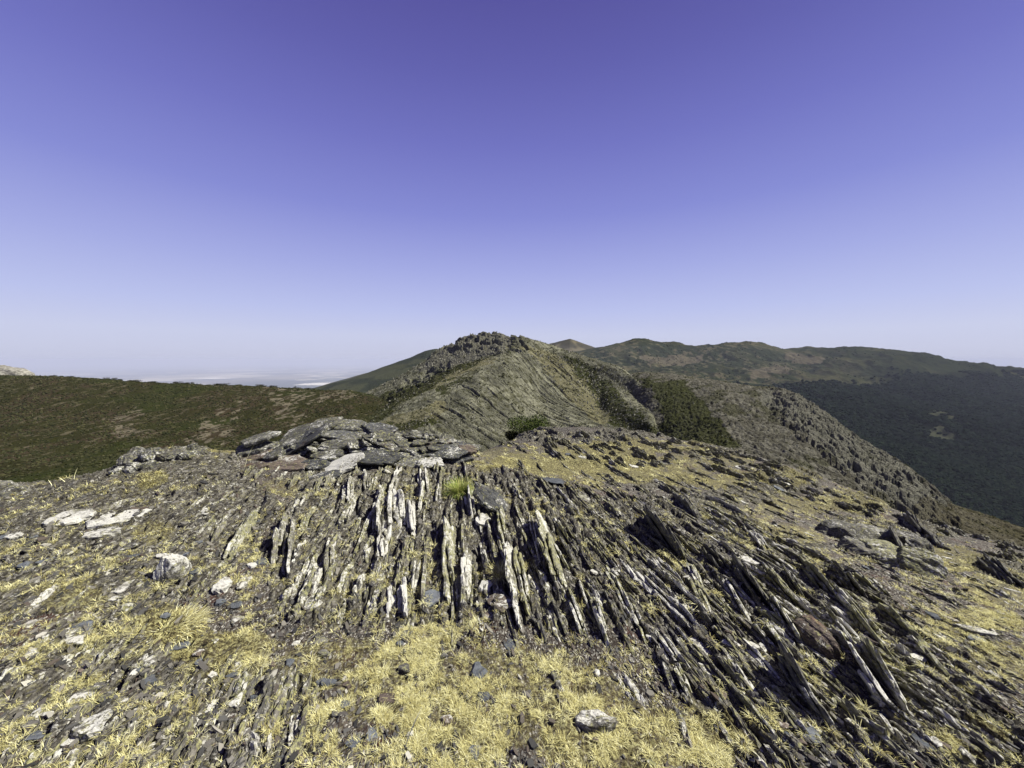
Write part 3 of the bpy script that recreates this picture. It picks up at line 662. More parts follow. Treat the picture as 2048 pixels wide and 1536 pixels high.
FLATS = [ # px, py, w, h, material, angle, thick, label
 (136,1042,78,34,M_white,.15,.05,'broad flat white rock on the left slope'),
 (240,1038,110,26,M_white,.55,.05,'long white slab right of the broad flat white rock'),
 (205,1068,60,18,M_white,.5,.04,'narrow white slab just below the long one'),
 (863,1198,44,32,M_blue,.3,.02,'bluish flat stone lying left of the long left-centre fin'),
 (1000,1222,48,38,M_rust,.5,.025,'brownish flat stone at the foot of the two tall parallel fins'),
 (978,1238,30,24,M_rust,.2,.02,'small brown stone touching the brownish flat one'),
 (958,1343,33,30,M_blue,.9,.02,'squarish grey stone lying in the straw below centre'),
 (651,1366,42,12,M_blue,.1,.015,'dark leaf-shaped slate left of centre near the bottom'),
 (1187,1457,90,26,M_lichen,-.05,.07,'thick oval slab lying in straw at the bottom with a dark shadow under it'),
 (771,1400,34,22,M_rust,-.3,.02,'small rust coloured stone near the bottom'),
 (966,1045,30,26,M_white,.3,.05,'pale rounded stone between the green tuft and the central fins'),
 (970,1178,28,22,M_white,.2,.04,'pale stone between the two groups of central fins'),
 (1195,1345,16,8,M_white,.9,.02,'tiny bright white stone in the grass right of centre bottom'),
 (1233,1149,18,14,M_white,.1,.02,'small white flat stone at the head of the long right-of-centre fin'),
 (1187,1145,14,12,M_lichen,.1,.02,'small grey flat stone left of the small white one'),
 (625,1218,30,24,M_lichen,.6,.03,'triangular pale stone in dark soil left of centre'),
 (447,1178,34,24,M_white,.2,.05,'whitish block on the slope right of the lichen-crusted boulder'),
 (66,1310,24,34,M_white,.9,.03,'white tilted stone at the left edge below the straw patches'),
 (147,1284,42,13,M_white,.05,.02,'small white slab on the left below the straw patches'),
 (167,1256,34,24,M_blue,.7,.03,'grey stone above the small white slab at left'),
 (356,1297,44,14,M_blue,.5,.015,'bluish slate leaf lying in the big straw patch'),
 (401,1325,22,18,M_blue,.3,.015,'dark little slate right of the bluish leaf'),
 (297,1359,34,17,M_blue,-.1,.015,'dark flat slate above the bottom-left corner'),
 (171,1391,44,26,M_lichen,.8,.02,'grey-green flat slab in the bottom-left quarter'),
 (227,1500,62,34,M_blue,.5,.02,'largest dark blue slate at the bottom left'),
 (66,1493,36,16,M_blue,.3,.015,'dark slate near the bottom-left corner'),
 (195,1464,70,46,M_lichen,.9,.06,'rounded grey rock next to the largest dark blue slate'),
 (75,1440,13,32,M_white,1.2,.03,'thin upright white stone near the bottom-left corner'),
 (300,1475,14,24,M_white,1.1,.03,'thin white stone left of the ribbed outcrop'),
 (255,1170,44,26,M_lichen,.4,.02,'grey slab flush with the ground on the left slope'),
 (90,1130,34,16,M_blue,.3,.02,'smooth grey stone on the far left slope'),
 (28,1080,22,16,M_white,.7,.03,'small white stone at the left edge'),
 (8,1084,22,16,M_white,.6,.03,'white stone touching the left edge of the picture'),
 (527,1125,34,12,M_blue,.6,.015,'blue slate sliver left of the large grey fin'),
 (1500,1118,78,24,M_lichen,-.25,.03,'flat grey pan of rock in the right-hand band'),
 (1359,1227,44,42,M_lichen,-.6,.03,'upper one of two pale flat stones leaning in the right-hand band'),
 (1402,1300,44,42,M_lichen,-.7,.03,'lower one of two pale flat stones in the right-hand band'),
 (1390,1262,20,12,M_white,-.4,.02,'small white stone between the two pale flat stones'),
 (1408,1340,22,22,M_lichen,.4,.02,'small squarish stone below the two pale flat stones'),
 (1425,1402,30,34,M_blue,-.7,.015,'blue-grey diamond slate beside the dark curved fin'),
 (1624,1484,30,40,M_blue,-.7,.015,'long blue slate piece under the largest dark slab'),
 (1577,1496,26,24,M_blue,-.2,.015,'pale blue slate left of the long blue piece'),
 (1612,1522,24,26,M_blue,-.7,.015,'lowest blue slate at the bottom edge'),
 (1527,1293,20,28,M_white,-.9,.02,'pale small stone in the middle of the right-hand band'),
 (1519,1147,24,12,M_white,-.2,.02,'white flat stone under the grey pan of rock'),
 (1531,1163,20,12,M_lichen,-.1,.02,'greenish small stone under the white flat one'),
 (1706,1405,40,30,M_blue,-.5,.02,'grey shard between the large dark slabs'),
 (1757,1427,40,20,M_blue,-.2,.02,'light grey shard at the foot of the oval slab'),
 (1700,1308,40,40,M_lichen,-.8,.03,'greenish stone leaning behind the oval slab'),
 (1668,1290,24,36,M_blue,-.9,.02,'narrow grey stone right of the brown boulder'),
 (1740,1282,34,16,M_rust,-.1,.02,'reddish stone above the heavy fin'),
 (1951,1262,76,18,M_lichen,-.1,.03,'long pale flat stone in the straw at the right'),
 (1955,1280,40,14,M_blue,0,.02,'grey stone just below the long pale one'),
 (1850,1497,50,26,M_blue,-.4,.015,'slate plate near the bottom-right corner'),
 (1842,1519,28,22,M_lichen,.2,.02,'roundish stone below the slate plate at bottom right'),
 (1868,1499,20,18,M_white,.2,.03,'small white rounded stone right of the slate plate'),
 (1983,1442,50,18,M_blue,-.2,.015,'slate sheet in the straw at the lower right edge'),
 (2002,1190,24,12,M_white,0,.03,'small rounded pale stone near the right edge'),
 (1480,1115,30,16,M_blue,-.3,.02,'stone shard lying on the left rim of the grey pan'),
 (1105,966,44,12,M_blue,0,.02,'bluish flat rock right of the green grass tuft'),
 (1165,1000,28,16,M_lichen,0,.03,'grey stone at the top of the central band'),
 (560,1520,30,16,M_blue,.2,.015,'dark slate at the bottom edge'),
 (710,1490,30,20,M_blue,.4,.015,'pair-forming blue slate near the bottom left of centre'),
 (742,1478,34,26,M_blue,-.2,.015,'bluish slate beside its twin near the bottom'),
 (690,1412,20,16,M_blue,.2,.015,'small blue slate below the leaf-shaped one'),
 (1020,1290,24,22,M_blue,.2,.015,'slate chip below the two tall parallel fins'),
]
for px, py, w, h, m, a, th, lb in FLATS: flat(px, py, w, h, m, lb, ang=a, thick=th)

# random smaller fins and stones, in zones that share a label
LM = [ # landmarks used to say where the smaller fins and stones are
 (903,1125,'the long left-centre fin'),(1028,1165,'the left tall central fin'),(1052,1175,'the right tall central fin'),(1106,1115,'the tallest central fin'),
 (1152,1108,'the short blocky dark fin'),(1247,1197,'the long right-of-centre fin'),(788,1030,'the broad white standing slab'),(797,1208,'the white wedge rock'),(568,1100,'the large grey left-hand fin'),
 (480,1078,'the long greenish slab edge'),(662,1123,'the grey fin with white lichen'),(920,990,'the green spiky grass tuft'),(345,1140,'the lichen-crusted boulder'),(136,1040,'the broad flat white rock'),
 (240,1040,'the long white slab'),(330,1262,'the golden straw cushion'),(227,1500,'the largest dark blue slate'),(195,1464,'the rounded grey rock'),(171,1391,'the grey-green flat slab'),(297,1359,'the dark flat slate'),
 (651,1366,'the leaf-shaped dark slate'),(771,1400,'the rust coloured stone'),(958,1343,'the squarish grey stone'),(1187,1457,'the thick oval slab'),(1256,1367,'the low ribbed fin'),(1117,1360,'the isolated thin fin'),
 (863,1198,'the bluish flat stone'),(1345,1085,'the big dark block of fins'),(1500,1118,'the flat grey pan of rock'),(1575,1185,'the mossy rounded fin'),(1628,1285,'the brown rounded boulder'),(1740,1238,'the longest yellow-green fin'),
 (1712,1312,'the heavy pale-backed fin'),(1790,1370,'the very dark oval fin'),(1620,1410,'the largest dark slab'),(1400,1295,'the two pale flat stones'),(1870,1316,'the straight low yellow fin'),(1750,1095,'the big layered outcrop'),
 (1378,1020,'the lone dark pointed rock'),(1425,1402,'the blue-grey diamond slate'),(1380,1380,'the dark curved fin'),(1951,1262,'the long pale flat stone'),(1850,1497,'the corner slate plate'),(1840,1065,'the dark rounded skyline rock'),
 (1060,862,'the bright green bush'),(280,915,'the knobbly white outcrop'),(600,1500,'the ribbed outcrop'),(1105,966,'the bluish flat rock'),(700,930,'the foot of the stone heap'),(1250,880,'the straw saddle'),(66,1493,'the dark slate by the corner'),(1960,1150,'the edge-cut low fin'),(1470,1000,'the upper straw slope'),(1600,1000,'the falling right skyline'),(66,1310,'the white tilted stone'),(430,1430,'the striated rock ribs')]
LMX = np.array([(a, b) for a, b, c in LM], float)
COLN = {M_lichen: 'grey lichened', M_white: 'whitish', M_green: 'greenish', M_dark: 'dark', M_blue: 'blue-grey', M_rust: 'brownish'}
pending = []                 # object, px, py, size, what
def where(px, py, used=None):
    d = np.hypot(LMX[:, 0] - px, (LMX[:, 1] - py) * 1.2); k = int(np.argmin(d)); dx, dy = px - LMX[k, 0], py - LMX[k, 1]
    if abs(dx) > 1.3 * abs(dy): w = 'left of' if dx < 0 else 'right of'
    else: w = 'behind' if dy < 0 else 'in front of'
    return w, LM[k][2], d[k]
def name_all():
    tab = {}
    for o, px, py, size, m, kind in pending:
        w, l, d = where(px, py); q = 'larger ' if size > 1.15 else 'small ' if size < .85 else ''
        tab.setdefault((q + COLN[m] + ' ' + kind, w, l), []).append((d, px, o))
    for (a, w, l), lst in tab.items():
        lst.sort(key=lambda e: e[0])
        od = ['nearest', 'second', 'third', 'fourth', 'fifth', 'sixth', 'seventh', 'eighth', 'ninth', 'tenth']
        for k, (d, px, o) in enumerate(lst):
            o['label'] = (a + ' ' + w + ' ' + l) if len(lst) == 1 else (od[min(k, 9)] + ' ' + a + ' ' + w + ' ' + l)
ZF = [ # polygon, count, rise, length px, material list, lean
 ([(600,960),(960,960),(960,1240),(560,1240)], 60, (10,24), (30,80), [M_lichen,M_white,M_green], .15),
 ([(960,1000),(1260,1000),(1310,1300),(970,1250)], 45, (12,26), (35,90), [M_green,M_lichen,M_dark], .3),
 ([(1260,1030),(1450,1010),(1700,1150),(1950,1380),(2048,1536),(1500,1536),(1300,1260)], 150, (12,32), (50,150), [M_green,M_lichen,M_lichen,M_dark], .52),
 ([(0,1020),(480,960),(520,1150),(300,1300),(0,1330)], 35, (6,14), (30,60), [M_lichen,M_white,M_green], .1),
 ([(0,1340),(360,1280),(400,1536),(0,1536)], 34, (8,18), (40,90), [M_lichen,M_green,M_white], .1),
 ([(380,1340),(620,1350),(640,1536),(340,1536)], 34, (8,18), (60,140), [M_lichen,M_green,M_dark], .15),
 ([(1000,870),(1350,875),(1480,925),(1250,935),(1040,900)], 75, (9,20), (16,36), [M_dark,M_lichen,M_green], .25),
 ([(1350,885),(1500,912),(1850,1045),(1780,1045),(1400,935)], 70, (8,17), (22,50), [M_dark,M_green,M_lichen], .35),
 ([(1040,940),(1300,960),(1500,960),(1640,1100),(1340,1040),(1100,1010)], 70, (8,18), (25,60), [M_lichen,M_green,M_dark], .33),
 ([(1750,1150),(2048,1130),(2048,1536),(1980,1400)], 50, (8,18), (35,80), [M_lichen,M_green,M_dark], .36),
 ([(1840,1040),(2048,1090),(2048,1130),(1860,1090)], 30, (10,20), (20,50), [M_dark,M_green,M_lichen], .36),
 ([(480,940),(960,935),(960,965),(480,975)], 16, (12,22), (20,40), [M_lichen,M_white,M_green], .1),
]
cand = []
for poly, n, hr, lr, mats, ln in ZF:
    xs = [p[0] for p in poly]; ys = [p[1] for p in poly]; c = 0
    while c < n:
        px = rng.uniform(min(xs), max(xs)); py = rng.uniform(min(ys), max(ys))
        if not inpoly(np.array(px), np.array(py), poly): continue
        L = rng.uniform(*lr) * .5
        dx, dy = 900 - px, (560 if px < 600 else 640 if px < 1000 else 745) - py; q = math.hypot(dx, dy)
        h = rng.uniform(*hr) * (0.7 + 0.5 * (py - 860) / 680)
        cand.append((h * L, h, hr, px, py, px + dx / q * L, max(py + dy / q * L, 866), px - dx / q * L, py - dy / q * L, h * rng.uniform(.45, .75), mats[rng.integers(len(mats))], ln + rng.uniform(-.1, .12)))
        c += 1
cand.sort(key=lambda e: -e[0])
for poly, n, hr, lr, ln in [([(600,950),(960,950),(960,1240),(560,1240)], 75, (8,20), (50,130), .2), ([(950,990),(1260,1000),(1310,1300),(960,1250)], 70, (10,22), (60,140), .35),
        ([(1260,1030),(1450,1010),(1700,1150),(1950,1380),(2048,1536),(1480,1536),(1300,1260)], 230, (10,26), (60,190), .52), ([(380,1340),(620,1350),(640,1536),(340,1536)], 60, (8,16), (60,150), .2),
        ([(0,1020),(480,960),(520,1150),(300,1300),(0,1330)], 70, (5,11), (30,90), .1), ([(0,1330),(360,1280),(400,1536),(0,1536)], 90, (6,12), (40,110), .1), ([(1040,940),(1500,950),(1960,1130),(2048,1400),(1950,1330),(1500,1030),(1100,1000)], 130, (6,14), (30,90), .45)]:
    xs = [p[0] for p in poly]; ys = [p[1] for p in poly]; c = 0
    while c < n:
        px = rng.uniform(min(xs), max(xs)); py = rng.uniform(min(ys), max(ys))
        if not inpoly(np.array(px), np.array(py), poly): continue
        L = rng.uniform(*lr) * .5; dx, dy = 900 - px, (560 if px < 600 else 640 if px < 1000 else 745) - py; q = math.hypot(dx, dy)
        h = rng.uniform(*hr) * (0.6 + 0.5 * (py - 860) / 680)
        cand.append((0, h, hr, px, py, px + dx / q * L, max(py + dy / q * L, 872), px - dx / q * L, py - dy / q * L, h * rng.uniform(.5, 1.0), M_green, ln + rng.uniform(-.1, .1)))
        c += 1
HF = Heap()
for k, (_, h, hr, px, py, ax_, ay_, bx_, by_, tk, m, ln) in enumerate(cand):
    if k < 222:
        o = fin(ax_, ay_, bx_, by_, h, tk, m, None, 'smaller slate fins of the bedded outcrop', lean=ln)
        pending.append((o, px, py, h / 22.0, m, 'slate fin')); continue
    V, q4, t3, R, loc = fin(ax_, ay_, bx_, by_, h, tk, m, None, lean=ln, raw=True)
    HF.add(V, q4, t3, R, loc, rng.uniform())
obj('slate_fins', HF.mesh('slate_fins'), M_strata, 'countless low slate edges poking out between the larger fins', 'rock fins', kind='stuff')
ZS = [([(0,1040),(600,1000),(600,1536),(0,1536)], 85), ([(600,1250),(1350,1280),(1450,1536),(600,1536)], 20),
      ([(1300,1100),(1950,1350),(2048,1536),(1450,1536)], 45), ([(1100,900),(1500,930),(2048,1150),(2048,1400),(1300,1010)], 45)]
for poly, n in ZS:
    xs = [p[0] for p in poly]; ys = [p[1] for p in poly]; c = 0
    while c < n:
        px = rng.uniform(min(xs), max(xs)); py = rng.uniform(min(ys), max(ys))
        if not inpoly(np.array(px), np.array(py), poly): continue
        w = rng.uniform(12, 30) * (.6 + .5 * (py - 860) / 680)
        m = [M_blue, M_lichen, M_dark, M_white, M_rust, M_green, M_dark, M_lichen, M_blue][rng.integers(9)]
        o = flat(px, py, w, w * rng.uniform(.35, .8), m, None, ang=rng.uniform(-1, 1), thick=rng.uniform(.01, .025), group='loose flat stones on the summit')
        pending.append((o, px, py, w / 20.0, m, 'loose flat stone')); c += 1
name_all()

# ------------------------------------------------------------------ cairn: every stone a thing
CAIRN = [ # photo px centre, width, height, roll in picture, Y, thickness, material, label
 (614,866,125,60,-.28,6.35,.05,M_heap,'large top slab of the stone heap leaning up to the right, left of its peak'),
 (608,880,118,52,-.50,6.1,.045,M_slate,'blue-grey slab propped diagonally across the stone heap'),
 (518,878,72,42,-.25,6.0,.06,M_heap,'leftmost raised stone of the heap, white flecked'),
 (510,912,66,30,-.15,5.85,.06,M_rust,'brown stone at the left foot of the heap'),
 (548,908,46,36,-.4,5.75,.05,M_heap,'mottled whitish stone beside the brown left foot stone'),
 (560,930,122,36,-.08,5.55,.06,M_rust,'wide rust-brown slab lying along the front left of the heap'),
 (697,850,86,26,.08,6.6,.05,M_heap,'thin topmost slab at the peak of the heap'),
 (672,888,84,34,-.10,6.0,.06,M_heap,'slab with white lichen blotches in the middle of the heap'),
 (694,873,130,18,.18,6.25,.04,M_slate,'long thin dark slab arching under the peak of the heap'),
 (757,856,66,22,.08,6.5,.05,M_slate,'small grey slab right of the topmost one'),
 (787,886,92,36,.32,6.1,.055,M_heap,'speckled slab sloping down the right side of the heap'),
 (654,909,76,22,-.10,5.75,.05,M_heap,'narrow pale slab in the front middle of the heap'),
 (692,925,82,40,-.28,5.5,.055,M_white,'white lichened slab at the very front of the heap'),
 (634,929,52,22,.10,5.5,.05,M_slate,'small dark slab between the rust-brown and the white front slabs'),
 (760,914,88,40,.15,5.65,.05,M_slate,'smooth blue-grey slab at the front right of the heap'),
 (815,919,100,30,.20,5.8,.05,M_heap,'speckled slab right of the smooth blue-grey one'),
 (888,905,98,28,.08,6.1,.05,M_slate,'flat blue-grey slab at the right end of the heap'),
 (905,890,86,20,.22,6.5,.04,M_slate,'dark slab behind the right end of the heap'),
 (640,958,78,26,-.18,5.1,.035,M_slate,'grey slab lying in front of the heap on the ground'),
 (728,896,60,26,.2,5.95,.05,M_heap,'squarish slab wedged in the middle right of the heap'),
 (560,893,60,24,-.3,6.15,.05,M_slate,'dark slab showing under the diagonal one'),
 (840,894,80,24,.12,6.3,.05,M_slate,'dark slab under the speckled sloping one'),
 (590,905,60,22,-.05,5.95,.05,M_slate,'shadowed slab left of the white blotched one'),
 (720,866,70,20,.0,6.45,.05,M_heap,'thin slab just under the peak of the heap'),
 (860,925,60,20,.05,5.7,.04,M_heap,'low pale slab at the right foot of the heap'),
 (655,842,60,16,-.1,6.7,.04,M_heap,'far slab just visible behind the peak of the heap'),
 (935,897,40,16,.1,6.3,.04,M_rust,'small reddish stone at the right tip of the heap'),
 (505,935,60,18,-.1,5.4,.035,M_rust,'flat reddish stone on the ground left of the heap'),
 (676,860,50,18,-.2,6.5,.05,M_slate,'dark stone between the two top slabs'),
 (512,896,74,30,-.15,6.0,.08,M_heap,'dark wedge of slate under the leftmost raised stone'),
 (898,918,80,22,.05,6.2,.08,M_slate,'thick slate under the flat blue-grey slab at the right end'),
 (775,870,60,20,.25,6.4,.045,M_heap,'lichened stone under the small grey top slab'),
]
for k, (px, py, w, h, roll, Y, th, m, lb) in enumerate(CAIRN):
    Y = Y - .12; p = pt(px, py, Y); ww = w * Y / F; tilt = 0.34 + 0.12 * math.sin(k * 2.1)
    hh = min(max(h * Y / F / math.sin(tilt + 0.22) * 0.98, 0.12), ww * .8)
    me = slab_mesh(ww * 1.14, hh, th * 1.1, 900 + k, nth=34, rough=0.75)
    o = obj('cairn_stone', me, m, lb, 'stone', 'flat stones heaped on the summit')
    tip = (.9 if 'propped' in lb else 1.0)
    R = rotz(0.15 * math.sin(k * 3.3)) @ roty(roll) @ rotx(tilt * tip)
    set_m(o, R, p)
# dark rubble filling under the stones
H = Heap()
for k in range(230):
    x = rng.uniform(-4.1, -0.6); y = rng.uniform(5.8, 7.2)
    if ((x + 2.35) / 1.75) ** 2 + ((y - 6.5) / .8) ** 2 > 1: continue
    z = base_h(np.array([x]), np.array([y]))[0]
    V, q, t = slab_arrays(rng.uniform(.2, .5), rng.uniform(.15, .3), rng.uniform(.03, .05), 3000 + k, nth=18)
    H.add(V, q, t, rotz(rng.uniform(0, 3)) @ rotx(rng.uniform(.1, .5)), (x, y, z + rng.uniform(-.03, .06)), rng.uniform() * .6)
obj('rubble', H.mesh('rubble'), M_heap, 'small broken slates filling the summit stone heap', 'rubble', kind='stuff')

# ------------------------------------------------------------------ slate chips (gravel)
def sample_px(n, poly_or_box):
    x0, y0, x1, y1 = poly_or_box
    px = rng.uniform(x0, x1, n); py = rng.uniform(y0, y1, n)
    x, y = hit(px, py, False); ok = ~np.isnan(x); return x[ok], y[ok]
nC = 26000
cx_, cy_ = sample_px(nC, (-40, 872, 2090, 1590))
_r, _g = masks(cx_, cy_, base_h(cx_, cy_)); _k = rng.random(len(cx_)) > 1.6 * (_g - .35); cx_, cy_ = cx_[_k], cy_[_k]
cz = ground_h(cx_, cy_); nC = len(cx_)
size = (0.005 + 0.019 * rng.random(nC) ** 4) * (0.75 + cy_ * 0.22)
ang = np.where(rng.random(nC) < .7, math.pi / 2 + STRIKE + rng.normal(0, .35, nC), rng.uniform(0, 6.28, nC)); k6 = 6
tht = np.linspace(0, 2 * np.pi, k6, endpoint=False)[None, :] + rng.uniform(-.35, .35, (nC, k6))
rr = rng.uniform(.6, 1.2, (nC, k6)) * size[:, None] * 1.25; asp = rng.uniform(.18, .6, nC)[:, None]
lx = np.cos(tht) * rr; ly = np.sin(tht) * rr * asp
ca, sa = np.cos(ang)[:, None], np.sin(ang)[:, None]
gx = lx * ca - ly * sa; gy = lx * sa + ly * ca
tx, ty = rng.normal(-.3, .4, nC)[:, None], rng.normal(0, .28, nC)[:, None]
thk = (size * rng.uniform(.1, .3, nC))[:, None]
gz = gx * tx + gy * ty
top = np.stack([cx_[:, None] + gx, cy_[:, None] + gy, cz[:, None] + gz + thk], -1)
bot = top - np.array([0, 0, 1.0]) * (thk * 2)[..., None]
V = np.concatenate([top, bot], 1).reshape(-1, 3)
base = (np.arange(nC) * 12)[:, None]; j = np.arange(6)
sides = np.stack([base + j, base + 6 + j, base + 6 + (j + 1) % 6, base + (j + 1) % 6], -1).reshape(-1, 4)
topf = base + j
me = mesh_np('gravel', V, [sides, topf], {'rnd': np.repeat(rng.random(nC), 12)}, smooth=False)
obj('gravel', me, M_chip, 'slate chips and gravel strewn over the summit', 'gravel', kind='stuff')

# ------------------------------------------------------------------ grass
def blades(root, length, az, lean, width, curl, rnd):
    """root (n,3); each blade a bent strip of 3 pieces"""
    n = len(root); d = np.stack([np.cos(az), np.sin(az)], -1); p = np.stack([-np.sin(az), np.cos(az)], -1)
    V = np.zeros((n, 7, 3))
    for k, u in enumerate((0.0, 0.38, 0.74, 1.0)):
        a = lean + curl * u
        hor = length * u * np.sin(np.clip(a, 0, 1.9)); ver = length * u * np.cos(np.clip(a, 0, 1.75))
        c = root.copy(); c[:, :2] += d * hor[:, None]; c[:, 2] += ver
        w = width * (1, .85, .55, 0)[k] / 2
        if k < 3:
            V[:, 2 * k] = c; V[:, 2 * k + 1] = c
            V[:, 2 * k, :2] -= p * w[:, None]; V[:, 2 * k + 1, :2] += p * w[:, None]
        else: V[:, 6] = c
    b = (np.arange(n) * 7)[:, None]
    Q = np.concatenate([b + np.array([[0, 1, 3, 2]]), b + np.array([[2, 3, 5, 4]])]); T = b + np.array([[4, 5, 6]])
    return V.reshape(-1, 3), Q, T, np.repeat(rnd, 7)
def tufts(x, y, nb, rad, ln, mat, name, label, wd=0.0016, leanr=(0.3, 1.4), zoff=0.0):
    n = len(x); z = ground_h(x, y) + zoff
    tone = rng.random(n)
    idx = np.repeat(np.arange(n), nb); m = len(idx)
    r = rad[idx] * np.sqrt(rng.random(m)); a = rng.uniform(0, 6.283, m)
    root = np.stack([x[idx] + np.cos(a) * r, y[idx] + np.sin(a) * r, z[idx]], -1)
    az = a + rng.normal(0, .7, m)
    L = ln[idx] * rng.uniform(.55, 1.25, m); lean = rng.uniform(*leanr, m); curl = rng.uniform(0.1, 1.1, m)
    w = wd * np.maximum(1, y[idx] / 2.2) * rng.uniform(.7, 1.3, m)
    V, Q, T, R = blades(root, L, az, lean, w, curl, np.clip(0.55 * tone[idx] + 0.5 * rng.random(m), 0, 1))
    return V, Q, T, R
px = rng.uniform(-60, 2110, 120000); py = rng.uniform(868, 1600, 120000)
tx_, ty_ = hit(px, py, False); ok = ~np.isnan(tx_); tx_, ty_ = tx_[ok], ty_[ok]
r_, g_ = masks(tx_, ty_, base_h(tx_, ty_))
clump = fbm(tx_ * 15, ty_ * 15, 77, 3); patch = fbm(tx_ * 2.3, ty_ * 2.3, 79, 4)
keep = rng.random(len(tx_)) < (0.03 + np.clip(g_ - 0.12, 0, 1) * np.clip(.55 + 2.6 * patch - .35 * (ty_ < 2.6) * (g_ - .4), .1, 1.2)) * sm(-.12, .22, clump + .12 - .2 * g_) * (1 - 0.25 * r_)
tx_, ty_ = tx_[keep], ty_[keep]
if len(tx_) > 34000: tx_, ty_ = tx_[:34000], ty_[:34000]
print('tufts', len(tx_))
sc_t = rng.uniform(.6, 1.3, len(tx_))
V, Q, T, R = tufts(tx_, ty_, 22, 0.014 * sc_t * (1 + ty_ * .12), (0.020 + 0.022 * rng.random(len(tx_)) ** 2) * sc_t * (1 + .14 * ty_), M_straw, 'dry_grass', '')
me = mesh_np('dry_grass', V, [Q, T], {'rnd': R}, smooth=False)
obj('dry_grass', me, M_straw, 'short matted straw-yellow grass covering the summit', 'grass', kind='stuff')
# green tuft under the cairn
def tuft_obj(px, py, n, rad, ln, mat, name, label, cat='grass tuft', lr=(0.05, 1.25)):
    x, y = hit([px], [py]); z = ground_h(x, y)[0]
    a = rng.uniform(0, 6.283, n); r = rad * np.sqrt(rng.random(n))
    root = np.stack([np.cos(a) * r, np.sin(a) * r, np.zeros(n) - .01], -1)
    V, Q, T, R = blades(root, ln * rng.uniform(.6, 1.15, n), a + rng.normal(0, .4, n), rng.uniform(*lr, n), np.full(n, .0035), rng.uniform(.1, .8, n), rng.random(n))
    o = obj(name, mesh_np(name, V, [Q, T], {'rnd': R}, False), mat, label, cat); o.location = (x[0], y[0], z); return o
tuft_obj(920, 990, 900, .09, .20, M_greengrass, 'grass_tuft', 'green spiky grass tuft growing below the right end of the stone heap')
tuft_obj(330, 1262, 1300, .20, .075, M_straw, 'grass_tuft', 'golden straw cushion in the middle of the left straw patch', lr=(.5, 1.5))
tuft_obj(305, 962, 600, .2, .09, M_straw, 'grass_tuft', 'pale straw cushion on the slope left of the heap', lr=(.3, 1.4))
tuft_obj(1000, 1160, 300, .05, .12, M_straw, 'grass_tuft', 'straw tuft standing between the central fins', lr=(.1, 1.1))
# single dry stalks
def stalk(px, py, Y, ln, lean, az, label):
    n = 1; z = ground_h([pt(px, py, Y)[0]], [Y])[0]; p = pt(px, py, Y)
    V, Q, T, R = blades(np.array([[0, 0, 0.]]), np.array([ln]), np.array([az]), np.array([lean]), np.array([.006]), np.array([.25]), np.array([.95]))
    V2, Q2, T2, R2 = blades(np.array([[0, 0.001, 0.]]), np.array([ln]), np.array([az + .03]), np.array([lean]), np.array([.006]), np.array([.25]), np.array([.95]))
    V2 = V2[:, [0, 1, 2]]
    me = mesh_np('stalk', np.concatenate([V, V2]), [np.concatenate([Q, Q2 + 7]), np.concatenate([T, T2 + 7])], {'rnd': np.concatenate([R, R2])}, False)
    o = obj('dry_stalk', me, M_straw, label, 'grass stalk', 'single dry stalks'); o.location = (p[0], Y, z - .01)
for a in [(148, 965, 5.0, .2, .1, 0, 'single dry stalk standing on the left skyline'), (135, 968, 5.0, .17, .7, 3.0, 'bent dry stalk leaning left on the left skyline'),
          (105, 975, 4.8, .12, .6, 2.8, 'short bent stalk near the left skyline'), (489, 935, 5.2, .38, .15, 0.2, 'tall dry stalk in front of the left end of the stone heap'),
          (722, 1260, 2.5, .16, .5, .6, 'dry stalk leaning right below the white wedge rock'), (805, 1530, 1.65, .2, .35, .8, 'long dry stalk rising from the bottom edge')]:
    stalk(*a)

